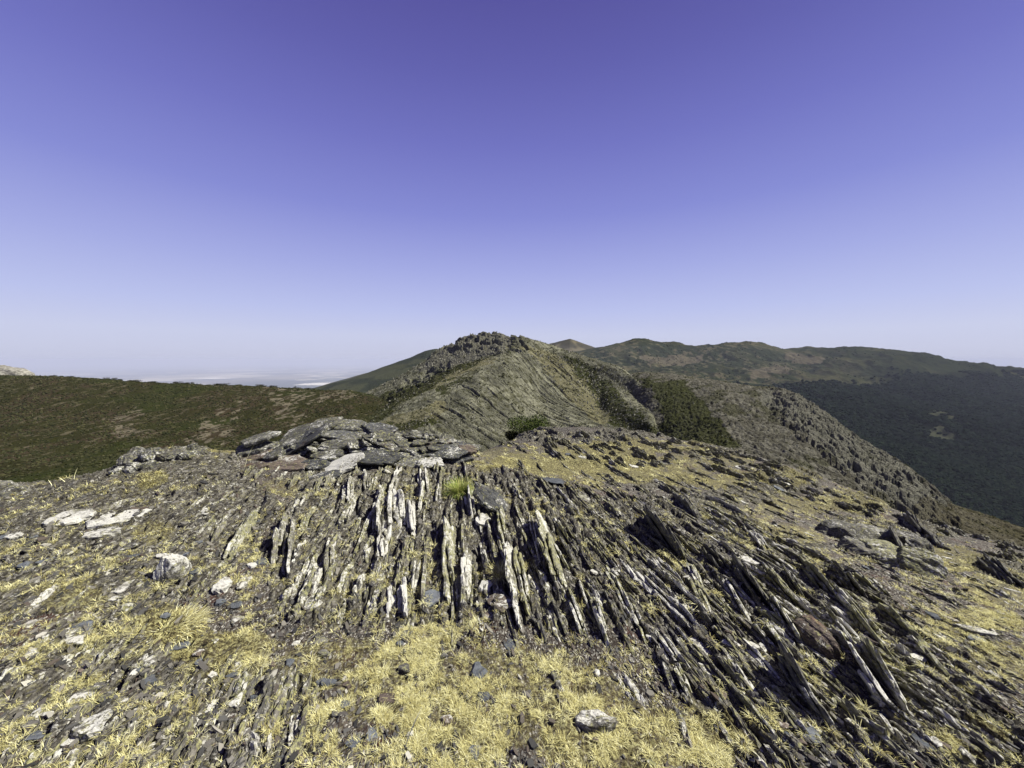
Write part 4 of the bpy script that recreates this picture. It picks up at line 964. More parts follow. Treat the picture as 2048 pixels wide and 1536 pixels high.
# ------------------------------------------------------------------ far terrain sheets
def sheet(name, rows, x0, x1, nx, ny, disp, colf, mat, label=None, back=None, splits=None):
    """rows: near to far, each a list of (photo px, photo py, distance); joined in 3-D, then a back slope"""
    gx = np.linspace(x0, x1, nx); R = []
    for r in rows:
        r = np.array(r, float)
        k = np.interp(gx, r[:, 0], r[:, 1]); Y = np.interp(gx, r[:, 0], r[:, 2])
        ker = max(3, nx // 90); w = np.ones(ker) / ker
        Y = np.convolve(np.pad(Y, ker // 2, 'edge'), w, 'same')[ker // 2: ker // 2 + nx] if ker > 3 else Y
        R.append(pt(gx, k, Y))
    last = R[-1].copy(); b = back or (0.35, 0.3)
    bk = last.copy(); bk[:, 1] += last[:, 1] * b[0]; bk[:, 0] += last[:, 0] * b[0]; bk[:, 2] = last[:, 2] - last[:, 1] * b[1]
    R.append(bk); R = np.array(R)                                     # rows, nx, 3
    nr = len(R); t = np.linspace(0, nr - 1, ny)
    w = splits or [1] * (nr - 1)
    cum = np.concatenate([[0], np.cumsum(w)]) / sum(w); t = np.interp(np.linspace(0, 1, ny), cum, np.arange(nr))
    i = np.minimum(t.astype(int), nr - 2); f = t - i
    P0 = R[np.maximum(i - 1, 0)]; P1 = R[i]; P2 = R[i + 1]; P3 = R[np.minimum(i + 2, nr - 1)]
    f = f[:, None, None]
    m1 = (P2 - P0) * 0.35; m2 = (P3 - P1) * 0.35
    h00 = 2 * f ** 3 - 3 * f ** 2 + 1; h10 = f ** 3 - 2 * f ** 2 + f; h01 = -2 * f ** 3 + 3 * f ** 2; h11 = f ** 3 - f ** 2
    P = h00 * P1 + h10 * m1 + h01 * P2 + h11 * m2
    ppx, ppy = proj(P[..., 0], P[..., 1], P[..., 2])
    P[..., 2] += disp(P, ppx, ppy)
    col = colf(P, ppx, ppy)
    me = mesh_np(name, P.reshape(-1, 3), grid_faces(*P.shape[:2])[:, ::-1], {'col': col.reshape(-1, 3)}, True)
    o = obj(name, me, mat, kind='structure')
    if label: o['label'] = label
    return P, ppx, ppy
def lerpc(a, b, m): return np.asarray(a) * (1 - m[..., None]) + np.asarray(b) * m[..., None]
def lay(base, *ls):
    c = base
    for colr, m in ls: c = c * (1 - m[..., None]) + np.asarray(colr) * m[..., None]
    return c
def const(P, c): return np.broadcast_to(np.array(c, float), P.shape).copy()
M_hill = tinted('heather_hill', 0.12, 0.8, 1.0, 0.55)
M_mtn = tinted('mountain_rock', 0.25, 0.9, 1.0, 0.6)
M_for = tinted('forest_hill', 0.02, 0.6, 6.0, 0.5)
M_far = tinted('far_hill', 0.004, 0.3, 10.0, 0.4)

# left hillside
def d_left(P, px, py):
    return 1.6 * fbm(P[..., 0] / 18, P[..., 1] / 18, 41, 4) * sm(300, 60, P[..., 1] * .7) + 0.5 * fbm(P[..., 0] / 2.5, P[..., 1] / 4, 42, 4)
TANP = [[(215,850),(250,820),(290,818),(270,850),(300,870),(230,880)], [(430,820),(470,810),(480,830),(445,835)], [(400,850),(440,838),(470,850),(450,880),(410,888),(390,870)], [(375,870),(400,860),(395,890)], [(520,782),(700,784),(740,795),(690,800),(560,800),(530,795)], [(540,800),(580,800),(600,850),(560,850)], [(440,870),(465,866),(460,890),(443,890)]]
def c_left(P, px, py):
    n = fbm(P[..., 0] / 9, P[..., 1] / 14, 43, 4); n2 = fbm(P[..., 0] / 1.6, P[..., 1] / 4.5, 44, 3)
    c = lerpc((0.026, 0.026, 0.010), (0.038, 0.030, 0.017), sm(-.15, .25, n))
    c = lay(c, ((0.09, 0.078, 0.048), sm(.32, .44, n2) * .8))
    c = lay(c, ((0.024, 0.029, 0.009), sm(.05, .4, fbm(P[..., 0] / 30, P[..., 1] / 30, 45, 3)) * .8))
    wx = px + 34 * fbm(px / 16, py / 5, 46, 4); wy = py + 20 * fbm(px / 16, py / 5, 47, 4)
    m = np.zeros(px.shape)
    for p in TANP: m = np.maximum(m, inpoly(wx, wy, p))
    return lay(c, ((0.12, 0.105, 0.07), m * sm(-.02, .2, n2)))
PL = sheet('hillside', [[(-500,1150,60),(0,1060,62),(400,980,70),(700,935,95),(900,925,120)],
                        [(-500,960,110),(0,930,112),(400,900,118),(700,880,125),(900,890,130)],
                        [(-500,850,170),(0,845,175),(400,838,180),(700,832,175),(900,860,160)],
                        [(-500,745,255),(-60,750,262),(0,756,265),(120,757,268),(200,762,272),(330,772,280),(530,779,290),(620,785,290),(700,787,280),(760,802,260),(900,850,230)]],
           -500, 900, 800, 420, d_left, c_left, M_hill, splits=[1, 1, 1.6, .4])

# main mountain
MR = [[(560,935,120),(700,915,112),(850,890,108),(960,915,110),(1100,930,110),(1300,955,105),(1400,990,100)],
      [(560,880,165),(700,850,165),(780,838,160),(850,815,158),(930,820,160),(1050,850,160),(1200,872,150),(1300,895,140),(1345,960,136),(1400,1010,130)],
      [(560,850,210),(690,836,215),(780,800,215),(870,765,212),(960,745,208),(1010,748,210),(1080,790,215),(1200,820,215),(1300,845,148),(1335,900,142),(1400,1000,138)],
      [(560,835,250),(690,822,255),(770,784,260),(860,745,262),(940,718,262),(1000,695,262),(1040,689,262),(1100,712,262),(1180,745,252),(1260,785,228),(1305,815,203),(1325,850,190),(1345,920,182),(1400,1000,178)],
      [(560,830,290),(690,816,292),(740,792,300),(800,762,310),(850,731,315),(870,710,318),(890,700,318),(912,690,318),(928,679,318),(945,673,318),(962,672,318),(978,672,318),(1005,676,318),(1022,684,318),(1045,686,300),(1065,692,300),(1095,699,300),(1150,715,285),(1200,730,272),(1240,741,258),(1270,762,244),(1300,792,228),(1318,825,212),(1330,860,200),(1345,930,192),(1400,1000,188)]]
ribv = pt(1150, 835, 200)[:2] - pt(1035, 715, 240)[:2]; ribv /= np.linalg.norm(ribv)
def d_mtn(P, px, py):
    x, y = P[..., 0], P[..., 1]
    s = x * ribv[1] - y * ribv[0]; t = x * ribv[0] + y * ribv[1]
    w = 2.2 * fbm(x / 9, y / 9, 51, 4)
    rib = inpoly(px + 12 * fbm(x / 8, y / 8, 52, 3), py + 8 * fbm(x / 8, y / 8, 53, 3), [(855,850),(900,780),(990,740),(1040,690),(1110,705),(1200,850),(1200,900),(800,900)])
    r1, r2, off, gap = strata((s + w * .5) / 1.15, (t + 3 * w) / 22.0, 54)
    h = rib * ((r1 - .5) * 1.3 - off * .5)
    crag = sm(720, 690, py + .0 * px) * inpoly(px, py, [(840,740),(880,700),(930,660),(1030,660),(1060,700),(1000,710),(900,735)])
    crag = np.maximum(crag, .8 * inpoly(px, py, [(700,838),(780,785),(860,735),(900,720),(900,745),(790,800),(720,845)]))
    q1, q2, qo, qg = strata((x + y * .5 + w) / 3.2, (y + w) / 4.0, 56)
    h = h + crag * ((q1 - .95) * 4.2 + (q2 - .5) * 1.6) + (1 - rib) * ((q2 - .5) * .9) * sm(-.1, .3, fbm(x / 12, y / 12, 57, 3))
    return h + 1.4 * fbm(x / 14, y / 14, 58, 4) * .6 + .35 * fbm(x / 1.8, y / 1.8, 59, 3)
G_DARK = [[(690,838),(740,800),(800,775),(880,745),(960,715),(1010,700),(1030,697),(990,712),(920,742),(850,780),(800,810),(760,845),(700,850)],
          [(1130,712),(1170,722),(1215,760),(1245,800),(1290,840),(1330,870),(1240,870),(1210,820),(1170,775),(1140,735)],
          [(870,775),(950,750),(920,770),(880,785)], [(780,850),(860,830),(880,840),(800,868)]]
G_TAN = [[(760,800),(850,762),(960,725),(1000,712),(950,742),(860,780),(790,815)], [(1050,690),(1110,705),(1250,830),(1200,850),(1130,790)], [(740,860),(800,830),(880,800),(900,820),(830,860)], [(1010,690),(1060,688),(1040,700)]]
def c_mtn(P, px, py):
    x, y = P[..., 0], P[..., 1]
    n = fbm(x / 10, y / 10, 61, 4); n2 = fbm(x / 2.2, y / 2.2, 62, 4)
    c = lerpc((0.10, 0.099, 0.066), (0.17, 0.167, 0.112), sm(-.3, .3, n))
    wx = px + 16 * fbm(x / 7, y / 7, 63, 4); wy = py + 10 * fbm(x / 7, y / 7, 64, 4)
    s = x * ribv[1] - y * ribv[0]; t = x * ribv[0] + y * ribv[1]; w = 2.2 * fbm(x / 9, y / 9, 51, 4)
    r1, r2, off, gap = strata((s + w * .5) / 1.15, (t + 3 * w) / 22.0, 54)
    q1, q2, qo, qg = strata((s + w) / .55, (t + 3 * w) / 5.0, 55)
    c = c * (.62 + .45 * r1 + .35 * q1)[..., None]
    tn = np.zeros(px.shape); dk = np.zeros(px.shape)
    for p in G_TAN: tn = np.maximum(tn, inpoly(wx, wy, p))
    for p in G_DARK: dk = np.maximum(dk, inpoly(wx, wy, p))
    c = lay(c, ((0.165, 0.15, 0.072), tn * .6)); c = lay(c, ((0.038, 0.038, 0.014), sm(.12, .3, n2 + .3 * n) * .65))
    c = lay(c, ((0.038, 0.042, 0.014), dk * (.75 + .2 * sm(-.3, .1, n2))))
    low = sm(700, 620, px) ; c = lay(c, ((0.042, 0.038, 0.017), low * .8))
    rk = inpoly(wx, wy, [(840,740),(880,700),(930,660),(1030,660),(1010,700),(940,725)]); c = lay(c, ((0.115, 0.11, 0.08), rk * .8))
    return c
PM = sheet('mountain', MR, 560, 1400, 760, 520, d_mtn, c_mtn, M_mtn, splits=[1, 1.4, 1.4, 1.2, .4])

# right spur with crags
SR = [[(1050,1000,200),(1300,1000,140),(1400,1000,85),(1500,1010,72),(1700,1090,60),(1900,1170,54),(2100,1230,50),(2400,1300,46)],
      [(1050,900,280),(1250,890,190),(1300,890,150),(1345,886,135),(1400,884,122),(1450,892,112),(1600,930,98),(1750,1010,84),(1900,1090,76),(2100,1150,70),(2400,1220,64)],
      [(1050,830,320),(1200,790,310),(1250,766,300),(1280,762,295),(1345,769,280),(1400,778,262),(1500,791,228),(1560,798,210),(1592,803,198),(1610,818,190),(1640,838,182),(1670,860,172),(1700,886,165),(1740,911,158),(1780,933,150),(1820,951,144),(1850,975,138),(1875,1002,134),(1900,1024,130),(1940,1038,126),(1990,1054,122),(2048,1074,118),(2200,1112,110),(2400,1160,100)]]
def d_spur(P, px, py):
    x, y = P[..., 0], P[..., 1]; w = fbm(x / 6, y / 6, 71, 3)
    cr = inpoly(px + 10 * w, py + 10 * w, [(1540,770),(1620,800),(1760,900),(1900,1000),(1930,1060),(1800,1040),(1700,960),(1600,880),(1540,820)])
    q1, q2, qo, qg = strata((x + w) / 1.5, (y + 2 * w) / 2.6, 72)
    r1, r2, ro_, rg = strata((x + w) / .8, (y + w) / 1.1, 73)
    return cr * ((q1 - .5) * 2.2 + (r1 - .5) * 1.0) + (1 - cr) * (r1 - .5) * .9 + 1.0 * fbm(x / 9, y / 9, 74, 4)
def c_spur(P, px, py):
    x, y = P[..., 0], P[..., 1]; n = fbm(x / 7, y / 7, 75, 4); n2 = fbm(x / 1.4, y / 1.4, 76, 4)
    c = lerpc((0.078, 0.074, 0.053), (0.145, 0.138, 0.105), sm(-.3, .3, n2 + .4 * n))
    wx = px + 14 * fbm(x / 7, y / 7, 77, 4); wy = py + 9 * fbm(x / 7, y / 7, 78, 4)
    dk = inpoly(wx, wy, [(1270,755),(1370,765),(1400,800),(1440,850),(1480,900),(1300,880),(1330,830),(1310,790)])
    c = lay(c, ((0.035, 0.037, 0.013), sm(.05, .3, n) * .6)); c = lay(c, ((0.042, 0.046, 0.016), dk * .85))
    gr = inpoly(wx, wy, [(1500,780),(1600,790),(1760,900),(1900,1010),(1860,1040),(1700,950),(1600,860)])
    c = lay(c, ((0.145, 0.142, 0.108), gr * .7))
    lo = inpoly(wx, wy, [(1850,1000),(2400,1100),(2400,1300),(1700,1150),(1760,1060)]); return lay(c, ((0.07, 0.06, 0.03), lo * .5))
PS = sheet('rocky_ridge', SR, 1050, 2400, 900, 420, d_spur, c_spur, M_mtn, splits=[.6, 1.6, .5], back=(0.5, 0.75))

# wooded hills at the right
HR = [[(1000,900,500),(1300,940,480),(1600,1050,430),(1900,1200,400),(2100,1260,390),(2600,1300,380)],
      [(1000,800,1000),(1250,790,1050),(1400,800,1000),(1600,850,850),(1800,930,720),(2048,1000,650),(2600,1040,600)],
      [(1000,765,1500),(1250,752,1500),(1400,755,1500),(1600,775,1350),(1800,810,1150),(2048,850,1050),(2600,900,950)],
      [(1000,735,2000),(1250,722,2000),(1400,725,2000),(1600,735,1900),(1800,750,1700),(2048,785,1500),(2600,830,1400)],
      [(1000,730,2500),(1100,722,2500),(1160,712,2500),(1195,704,2500),(1240,695,2500),(1265,686,2500),(1290,685,2500),(1315,689,2500),(1345,692,2500),(1370,699,2500),(1395,697,2500),(1430,693,2500),(1455,688,2500),(1490,686,2500),(1530,690,2500),(1565,702,2450),(1600,703,2400),(1640,703,2350),(1690,700,2300),(1740,699,2250),(1790,702,2200),(1840,710,2150),(1880,721,2100),(1920,731,2050),(1980,738,2000),(2048,742,2000),(2600,775,1800)]]
def d_hills(P, px, py):
    x, y = P[..., 0], P[..., 1]
    e = sm(400, 1000, y) * (.15 + .85 * sm(1100, 1330, px))
    return e * (34 * (ridged(x / 230, y / 300, 81, 5) - .35) + 7 * fbm(x / 40, y / 40, 82, 5)) * (1 - .45 * sm(712, 695, py))
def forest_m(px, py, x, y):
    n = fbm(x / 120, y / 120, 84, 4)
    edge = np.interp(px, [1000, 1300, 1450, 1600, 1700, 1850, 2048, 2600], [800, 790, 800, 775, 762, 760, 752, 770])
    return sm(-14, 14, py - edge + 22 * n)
def c_hills(P, px, py):
    x, y = P[..., 0], P[..., 1]; n = fbm(x / 150, y / 150, 83, 5); n2 = fbm(x / 25, y / 25, 85, 4)
    c = lerpc((0.019, 0.024, 0.011), (0.04, 0.042, 0.02), sm(-.2, .35, n))
    c = lay(c, ((0.11, 0.095, 0.055), sm(.12, .35, n2 + .25 * n) * .6 * sm(1800, 1400, px)))
    wx = px + 30 * n; wy = py + 8 * n
    pale = np.maximum.reduce([inpoly(wx, wy, p) for p in ([(1280,715),(1400,705),(1390,725),(1300,735)], [(1560,705),(1650,706),(1640,720),(1580,722)], [(1480,740),(1580,730),(1600,745),(1500,755)], [(1490,770),(1540,772),(1530,782),(1485,778)])])
    c = lay(c, ((0.10, 0.085, 0.055), pale * .7))
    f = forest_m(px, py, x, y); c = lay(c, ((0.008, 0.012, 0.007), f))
    cl = np.maximum.reduce([inpoly(wx, wy, p) for p in ([(1830,825),(1900,822),(1960,835),(1930,848),(1850,838)], [(1820,850),(1870,855),(1905,875),(1860,868)], [(1880,830),(1950,842),(1940,850)])])
    return lay(c, ((0.05, 0.053, 0.03), cl))
PH = sheet('wooded_hills', HR, 1000, 2600, 900, 460, d_hills, c_hills, M_for, splits=[.5, 1, 1, 1, .3])

# far slopes and peaks
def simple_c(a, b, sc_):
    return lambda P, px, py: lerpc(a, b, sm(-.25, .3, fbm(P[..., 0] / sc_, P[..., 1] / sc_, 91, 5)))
def simple_d(amp, sc_):
    return lambda P, px, py: amp * (fbm(P[..., 0] / sc_, P[..., 1] / sc_, 92, 5))
sheet('green_slope', [[(380,1000,800),(640,830,900),(800,830,900),(1000,850,900)], [(380,900,1200),(640,800,1250),(760,775,1250),(1000,760,1250)],
      [(380,880,1500),(560,805,1600),(640,782,1650),(700,766,1680),(760,744,1700),(820,722,1720),(850,709,1720),(870,704,1720),(900,706,1720),(1000,730,1700)]],
      380, 1000, 300, 160, simple_d(9, 160), simple_c((0.022, 0.027, 0.013), (0.045, 0.048, 0.022), 60), M_for)
sheet('green_slope', [[(500,840,2200),(900,800,2200)], [(500,812,2900),(620,784,3000),(660,771,3000),(710,756,3050),(760,742,3100),(800,733,3100),(900,728,3100)]],
      500, 900, 160, 80, simple_d(10, 300), simple_c((0.03, 0.034, 0.02), (0.07, 0.066, 0.034), 100), M_far)
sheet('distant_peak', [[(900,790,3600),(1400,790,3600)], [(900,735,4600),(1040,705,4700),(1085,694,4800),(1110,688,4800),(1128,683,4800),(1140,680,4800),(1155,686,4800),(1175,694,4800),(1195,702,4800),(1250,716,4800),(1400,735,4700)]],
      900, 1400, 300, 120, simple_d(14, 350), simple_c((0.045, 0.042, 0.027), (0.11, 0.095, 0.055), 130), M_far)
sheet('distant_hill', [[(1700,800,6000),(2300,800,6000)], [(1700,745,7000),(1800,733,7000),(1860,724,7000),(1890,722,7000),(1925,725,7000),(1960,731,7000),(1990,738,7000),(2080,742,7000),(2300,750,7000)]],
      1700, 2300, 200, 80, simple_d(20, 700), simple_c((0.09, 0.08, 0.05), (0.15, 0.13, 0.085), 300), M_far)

# plain down to the horizon
def plain():
    t = NT('farmland'); v = t.coord('World', (1, .6, 1)); v2 = t.coord('World')
    c = t.voro(v, 1 / 2200.0, 'Color'); s_ = t.add('ShaderNodeSeparateColor'); t.l.new(c, s_.inputs[0])
    col = t.ramp(s_.outputs[0], [(0, (0.03, 0.04, 0.025)), (.4, (0.07, 0.065, 0.04)), (.65, (0.18, 0.16, 0.11)), (1, (0.42, 0.38, 0.28))])
    n = t.noise(v2, 1 / 6000.0, 5, .6)
    col = t.mix(t.map(n, .50, .54), col, (0.025, 0.035, 0.024))
    return t.done(col)
bm = bmesh.new()
Z = -1150
vs = [bm.verts.new((x, y, Z)) for x, y in ((-90000, -6000), (90000, -6000), (90000, 90000), (-90000, 90000))]
bm.faces.new(vs); bmesh.ops.subdivide_edges(bm, edges=bm.edges[:], cuts=20, use_grid_fill=True)
me = bpy.data.meshes.new('plain'); bm.to_mesh(me); bm.free(); obj('plain', me, plain(), kind='structure')
# bare pale strip of flat land (a reservoir bed / quarry) seen beyond the green slope
def flatpatch(name, pts, col):
    bm = bmesh.new(); vs = []
    for px, py in pts:
        ax, az = ray(px, py); Y = (Z + 3) / az; vs.append(bm.verts.new((ax * Y, Y, Z + 3)))
    f = bm.faces.new(vs); f.normal_update()
    if f.normal.z < 0: f.normal_flip()
    me = bpy.data.meshes.new(name); bm.to_mesh(me); bm.free()
    t = NT(name); t.b.inputs['Base Color'].default_value = (*col, 1); t.b.inputs['Roughness'].default_value = 1
    obj(name, me, t.m, kind='structure')
flatpatch('pale_field', [(585,770),(610,767),(640,765.5),(700,765),(690,769),(640,770.5)], (.5, .47, .38))
flatpatch('pale_field', [(520,777),(540,775.5),(600,776),(570,778)], (.35, .32, .25))
flatpatch('pale_field', [(380,757),(430,755),(480,756),(430,758)], (.5, .47, .38))

# ------------------------------------------------------------------ shrubs, crags and trees on the far terrain
bm = bmesh.new(); bmesh.ops.create_icosphere(bm, subdivisions=1, radius=1); I1 = (np.array([v.co[:] for v in bm.verts]), np.array([[v.index for v in f.verts] for f in bm.faces])); bm.free()
bm = bmesh.new(); bmesh.ops.create_icosphere(bm, subdivisions=2, radius=1); I2 = (np.array([v.co[:] for v in bm.verts]), np.array([[v.index for v in f.verts] for f in bm.faces])); bm.free()
def scatter_pts(sheetP, n, maskf, jitter=True):
    P, px, py = sheetP; a, b = P.shape[:2]; lim = int(a * .93)
    # even over the picture-facing area: choose grid cells uniformly
    i = rng.integers(0, lim, n * 3); j = rng.integers(0, b - 1, n * 3)
    u, v = rng.random((2, n * 3))
    p = P[i, j] * ((1 - u) * (1 - v))[:, None] + P[i + 1, j] * (u * (1 - v))[:, None] + P[i, j + 1] * ((1 - u) * v)[:, None] + P[i + 1, j + 1] * (u * v)[:, None]
    m = maskf(px[i, j], py[i, j], p[:, 0], p[:, 1]); k = rng.random(n * 3) < m
    return p[k][:n]
def blobs_mesh(name, pts, rad, flat_, base, jit=.35, rnd=None):
    V0, F0 = base; n = len(pts); k = len(V0)
    s = rad[:, None] * rng.uniform(.75, 1.3, (n, 3)); s[:, 2] *= flat_
    a = rng.uniform(0, 6.28, n); ca, sa = np.cos(a)[:, None], np.sin(a)[:, None]
    J = V0[None] * (1 + rng.uniform(-jit, jit, (n, k, 1)))
    J = J * s[:, None, :]
    X = J[..., 0] * ca - J[..., 1] * sa; Yv = J[..., 0] * sa + J[..., 1] * ca
    V = np.stack([X, Yv, J[..., 2]], -1) + pts[:, None, :]
    Fc = (F0[None] + (np.arange(n) * k)[:, None, None]).reshape(-1, 3)
    r = np.repeat(rng.random(n) if rnd is None else rnd, k)
    return mesh_np(name, V.reshape(-1, 3), Fc, {'rnd': np.clip(r + rng.uniform(-.15, .15, len(r)), 0, 1)}, False)
vis = lambda px, py, x0, x1, y1: ((px > x0) & (px < x1) & (py < y1)).astype(float)
p = scatter_pts(PL, 16000, lambda px, py, x, y: vis(px, py, -60, 780, 985) * (.25 + .6 * sm(-.1, .25, fbm(x / 9, y / 14, 43, 4))) * (1 - .8 * np.maximum.reduce([inpoly(px + 34 * fbm(px / 16, py / 5, 46, 4), py + 20 * fbm(px / 16, py / 5, 47, 4), q) for q in TANP])))
obj('heather', blobs_mesh('heather', p, .28 + p[:, 1] * .0014 * rng.uniform(.5, 1.3, len(p)), .7, I1), M_leaf, 'dark heather bushes covering the left hillside', 'heather', kind='stuff')
p = scatter_pts(PM, 9000, lambda px, py, x, y: vis(px, py, 560, 1400, 900) * np.clip(.05 + .9 * np.maximum.reduce([inpoly(px + 8 * fbm(x / 6, y / 6, 3, 3), py, q) for q in G_DARK]) + .3 * sm(.1, .4, fbm(x / 10, y / 10, 5, 3)), 0, 1))
obj('heather', blobs_mesh('heather', p, .25 + p[:, 1] * .0012 * rng.uniform(.5, 1.2, len(p)), .6, I1), M_leaf, 'dark green heather strips on the central mountain', 'heather', kind='stuff')
p = scatter_pts(PS, 7000, lambda px, py, x, y: vis(px, py, 1180, 2100, 1120) * np.clip(.06 + .75 * inpoly(px + 26 * fbm(x / 7, y / 7, 77, 4), py + 14 * fbm(x / 7, y / 7, 78, 4), [(1270,755),(1370,765),(1400,800),(1440,850),(1480,900),(1300,880),(1330,830),(1310,790)]) + .4 * sm(.05, .35, fbm(x / 7, y / 7, 75, 4)), 0, 1))
obj('heather', blobs_mesh('heather', p, .2 + p[:, 1] * .0012 * rng.uniform(.5, 1.2, len(p)), .6, I1), M_leaf, 'dark green heather and broom on the rocky ridge at the right', 'heather', kind='stuff')
# rock spikes on ridge and mountain: stuff
def spikes(name, sheetP, n, maskf, size, label, zs=1.6):
    p = scatter_pts(sheetP, n, maskf); V0, F0 = I1; k = len(V0); n = len(p)
    m = blobs_mesh(name, p, size * (p[:, 1] / 150) * rng.uniform(.4, 1.2, n), zs, I1, .5)
    obj(name, m, M_crag, label, 'crag', kind='stuff')
t = NT('crag_rock'); M_crag = t.done(t.ramp(t.attr('rnd'), [(0, (0.07, 0.068, 0.05)), (.5, (0.14, 0.135, 0.10)), (1, (0.23, 0.22, 0.165))]), t.noise(t.coord('World'), 1.5, 5, .7), .6, .3)
spikes('crags', PS, 9000, lambda px, py, x, y: vis(px, py, 1300, 2100, 1120) * np.clip(.15 + .9 * inpoly(px, py, [(1520,780),(1600,790),(1760,900),(1900,1000),(1900,1050),(1780,1040),(1700,960),(1600,870)]), 0, 1), .17, 'pale crags and boulders of the rocky ridge at the right')
spikes('crags', PM, 9000, lambda px, py, x, y: vis(px, py, 680, 1340, 890) * np.clip(.12 + .85 * inpoly(px, py, [(840,740),(880,700),(930,660),(1030,660),(1010,700),(940,725)]) + .6 * inpoly(px, py, [(780,860),(850,830),(1240,860),(1240,900),(780,900)]) + .3 * inpoly(px, py, [(1000,690),(1240,740),(1320,840),(1240,870)]), 0, 1), .24, 'grey crags and boulders of the central mountain')
# forest
p = scatter_pts(PH, 42000, lambda px, py, x, y: vis(px, py, 1250, 2120, 1150) * forest_m(px, py, x, y) * (1 - .85 * np.maximum(inpoly(px + 40 * fbm(x / 60, y / 60, 8, 3), py + 12 * fbm(x / 60, y / 60, 9, 3), [(1810,828),(1880,818),(1970,832),(1950,848),(1850,842)]), inpoly(px, py, [(1810,850),(1870,853),(1920,878),(1850,872)]))))
p[:, 2] += 1.5
obj('forest', blobs_mesh('forest', p, 2.4 + p[:, 1] * .0024 * rng.uniform(.4, 1.4, len(p)), .95, I1, .28), M_tree, 'dark oak forest covering the slopes at the right', 'forest', kind='stuff')
p = scatter_pts(PH, 5000, lambda px, py, x, y: vis(px, py, 1180, 2120, 800) * (1 - forest_m(px, py, x, y)) * sm(-.1, .3, fbm(x / 80, y / 80, 6, 4)))
obj('scrub', blobs_mesh('scrub', p, 1.0 + p[:, 1] * .0012 * rng.uniform(.5, 1.3, len(p)), .7, I1), M_tree, 'dark scrub dotted over the upper slopes of the hills at the right', 'scrub', kind='stuff')

# skyline bushes on the left hillside: individuals, each foliage and stem
def leafy(name, pos, w, h, n, leaf, mat, label, cat, group=None, seed=0):
    r = np.random.default_rng(seed); root = bpy.data.objects.new(name, None); C.objects.link(root); root.location = pos
    root['label'] = label; root['category'] = cat
    if group: root['group'] = group
    nl = 7; cc = r.normal(0, 1, (nl, 3)) * np.array([w * .22, w * .22, h * .16]) + np.array([0, 0, h * .55])
    k = r.integers(0, nl, n); d = r.standard_normal((n, 3)); d /= np.linalg.norm(d, axis=1)[:, None]
    c = cc[k] + d * (r.random(n) ** .4)[:, None] * np.array([w * .3, w * .3, h * .36])
    c[:, 2] = np.maximum(c[:, 2], h * .04)
    a = r.standard_normal((n, 3)); a /= np.linalg.norm(a, axis=1)[:, None]; b = np.cross(a, r.standard_normal((n, 3))); b /= np.linalg.norm(b, axis=1)[:, None]
    s = leaf * r.uniform(.6, 1.4, n)[:, None]
    V = np.stack([c - a * s, c + b * s * .5, c + a * s, c - b * s * .5], 1).reshape(-1, 3)
    Q = np.arange(n * 4).reshape(-1, 4)
    obj('foliage', mesh_np('foliage', V, Q, {'rnd': np.repeat(r.random(n), 4)}, False), mat, parent=root)
    bm = bmesh.new()
    for q in range(4):
        e = cc[q] ; L = np.linalg.norm(e)
        M = Matrix(np.stack([*np.linalg.svd(e[None] / L)[2][1:], e / L], -1).tolist()).to_4x4() @ Matrix.Translation((0, 0, L / 2))
        bmesh.ops.create_cone(bm, segments=6, radius1=w * .03, radius2=w * .012, depth=L, matrix=M)
    me = bpy.data.meshes.new('stem'); bm.to_mesh(me); bm.free(); obj('stem', me, M_wood, parent=root)
    return root
P, ppx, ppy = PL
ridge_i = int(P.shape[0] * (3.6 / 4.0)) - 3
def sky_pos(px):
    # highest visible point of the left hillside in that column
    best = None
    cols = np.argmin(np.abs(ppx - px), axis=1); pts = P[np.arange(P.shape[0]), cols]; a, b = proj(pts[:, 0], pts[:, 1], pts[:, 2])
    i = np.argmin(b); return pts[i]
ORD = 'first second third fourth fifth sixth seventh eighth ninth tenth eleventh twelfth thirteenth fourteenth fifteenth sixteenth seventeenth eighteenth nineteenth twentieth'.split()
proto = []
small = list(np.sort(np.concatenate([rng.uniform(165, 360, 12), rng.uniform(360, 620, 18)])))
for k, px in enumerate([108, 142] + small):
    q = sky_pos(px); w = (5.0, 4.0)[k] if k < 2 else rng.uniform(2.4, 6.0); h = 1.0 + w * rng.uniform(.12, .2)
    if k < 2: lb = ('largest dark bush on the left skyline, right of the pale rock dome', 'second large bush on the left skyline, right of the largest one')[k]
    elif k < 17: lb = ORD[k - 2] + ' small dark bush along the left skyline, counted from the two large ones'
    else: lb = ORD[len(small) + 1 - k] + ' small dark bush along the left skyline, counted from its right end'
    if len(proto) < 6:
        o = leafy('bush', (q[0], q[1], q[2] - .7), w, h, 700, .16, M_leaf, lb, 'bush', 'bushes along the left skyline', 300 + k); proto.append((o, w))
    else:
        s_, w0 = proto[2 + k % 4]; o = s_.copy(); C.objects.link(o); o.location = (q[0], q[1], q[2] - .7); o['label'] = lb
        o.scale = (w / w0, w / w0, 1.0); o.rotation_euler = (0, 0, rng.uniform(0, 6))
        for ch in list(s_.children): c = ch.copy(); C.objects.link(c); c.parent = o
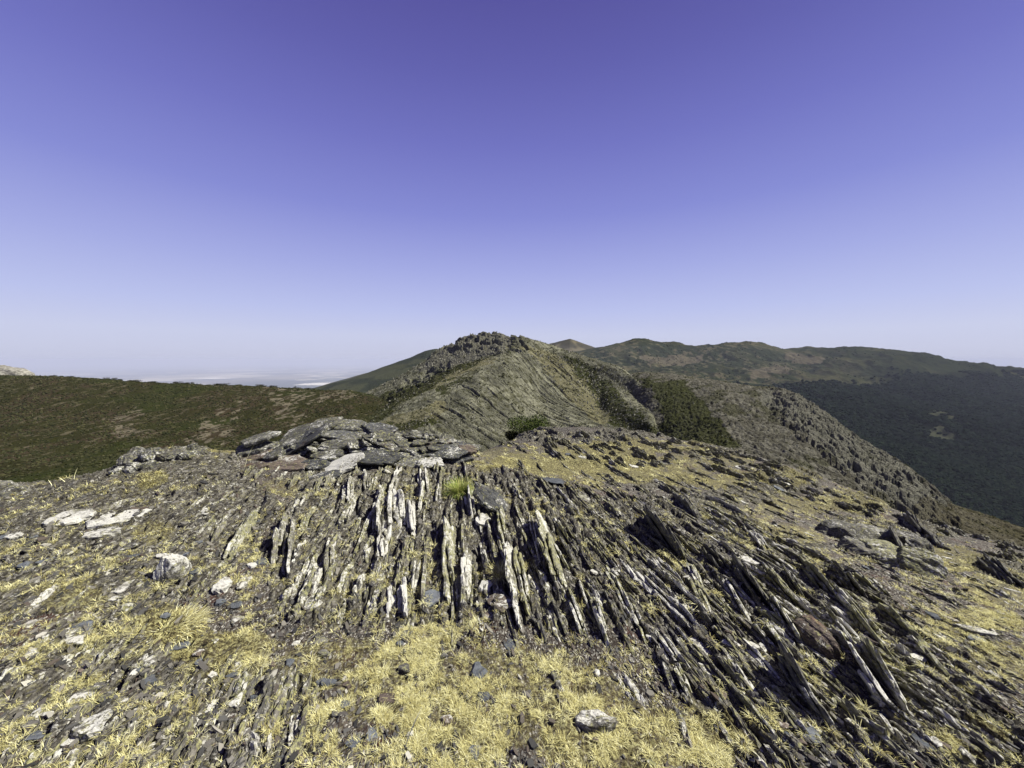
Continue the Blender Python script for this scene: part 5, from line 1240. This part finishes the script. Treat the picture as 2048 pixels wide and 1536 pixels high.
# bright bush beyond the summit crest
q = pt(1060, 862, 17)
for k, (px, py, Y, w, h, lb) in enumerate([(1066, 872, 17.2, 1.9, 1.1, 'bright green bush just behind the summit crest, below the central mountain'),
                                     (1035, 884, 17, .9, .6, 'smaller dark green bush at the left foot of the bright green one')]):
    q = pt(px, py, Y); leafy('bush', (q[0], q[1], q[2] - .1), w, h, 5000, .035, M_bright_leaf if k == 0 else M_leaf, lb, 'bush', None, 50 + k)
# pale rock dome on the left skyline
bm = bmesh.new(); bmesh.ops.create_icosphere(bm, subdivisions=5, radius=1); Pd = np.array([v.co[:] for v in bm.verts])
lay_ = hsh(np.floor(Pd[:, 2] * 7 + .6 * fbm(Pd[:, 0] * 3, Pd[:, 1] * 3, 9, 3)), np.zeros(len(Pd)), Z0, 4)
Pd = Pd * (1 + .10 * (lay_ - .5) + .12 * fbm(Pd[:, 0] * 4 + Pd[:, 2] * 3, Pd[:, 1] * 4, 13, 4))[:, None] * np.array([24, 9, 9.5])
for v, c in zip(bm.verts, Pd): v.co = c
me = bpy.data.meshes.new('dome'); bm.to_mesh(me); bm.free()
t = NT('pale_rock'); v = t.coord('Object', (1, 1, 3)); M_pale = t.done(t.ramp(t.noise(v, .5, 6, .7), [(.40, (0.09, 0.085, 0.065)), (.5, (0.20, 0.19, 0.15)), (.62, (0.32, 0.305, 0.25))]), t.noise(v, 1.2, 5, .7), .9, .6)
o = obj('rock_dome', me, M_pale, 'pale grey rounded rock dome at the left end of the skyline', 'rock'); o.location = pt(-8, 758, 268)

# ------------------------------------------------------------------ haze
bm = bmesh.new(); bmesh.ops.create_cube(bm, size=1)
top = 75.0; bot = Z - 1.5
for v in bm.verts: v.co = (v.co.x * 181000, v.co.y * 97000 + 42000, top if v.co.z > 0 else bot)
me = bpy.data.meshes.new('haze'); bm.to_mesh(me); bm.free()
m = bpy.data.materials.new('haze'); m.use_nodes = True; n = m.node_tree.nodes; n.clear()
ou = n.new('ShaderNodeOutputMaterial'); vo = n.new('ShaderNodeVolumePrincipled'); m.node_tree.links.new(vo.outputs[0], ou.inputs['Volume'])
vo.inputs['Color'].default_value = (0.52, 0.555, 0.67, 1); vo.inputs['Density'].default_value = 4.2e-5
obj('haze', me, m, 'pale blue air haze thickening towards the horizon', 'haze', kind='stuff')
print('done building')
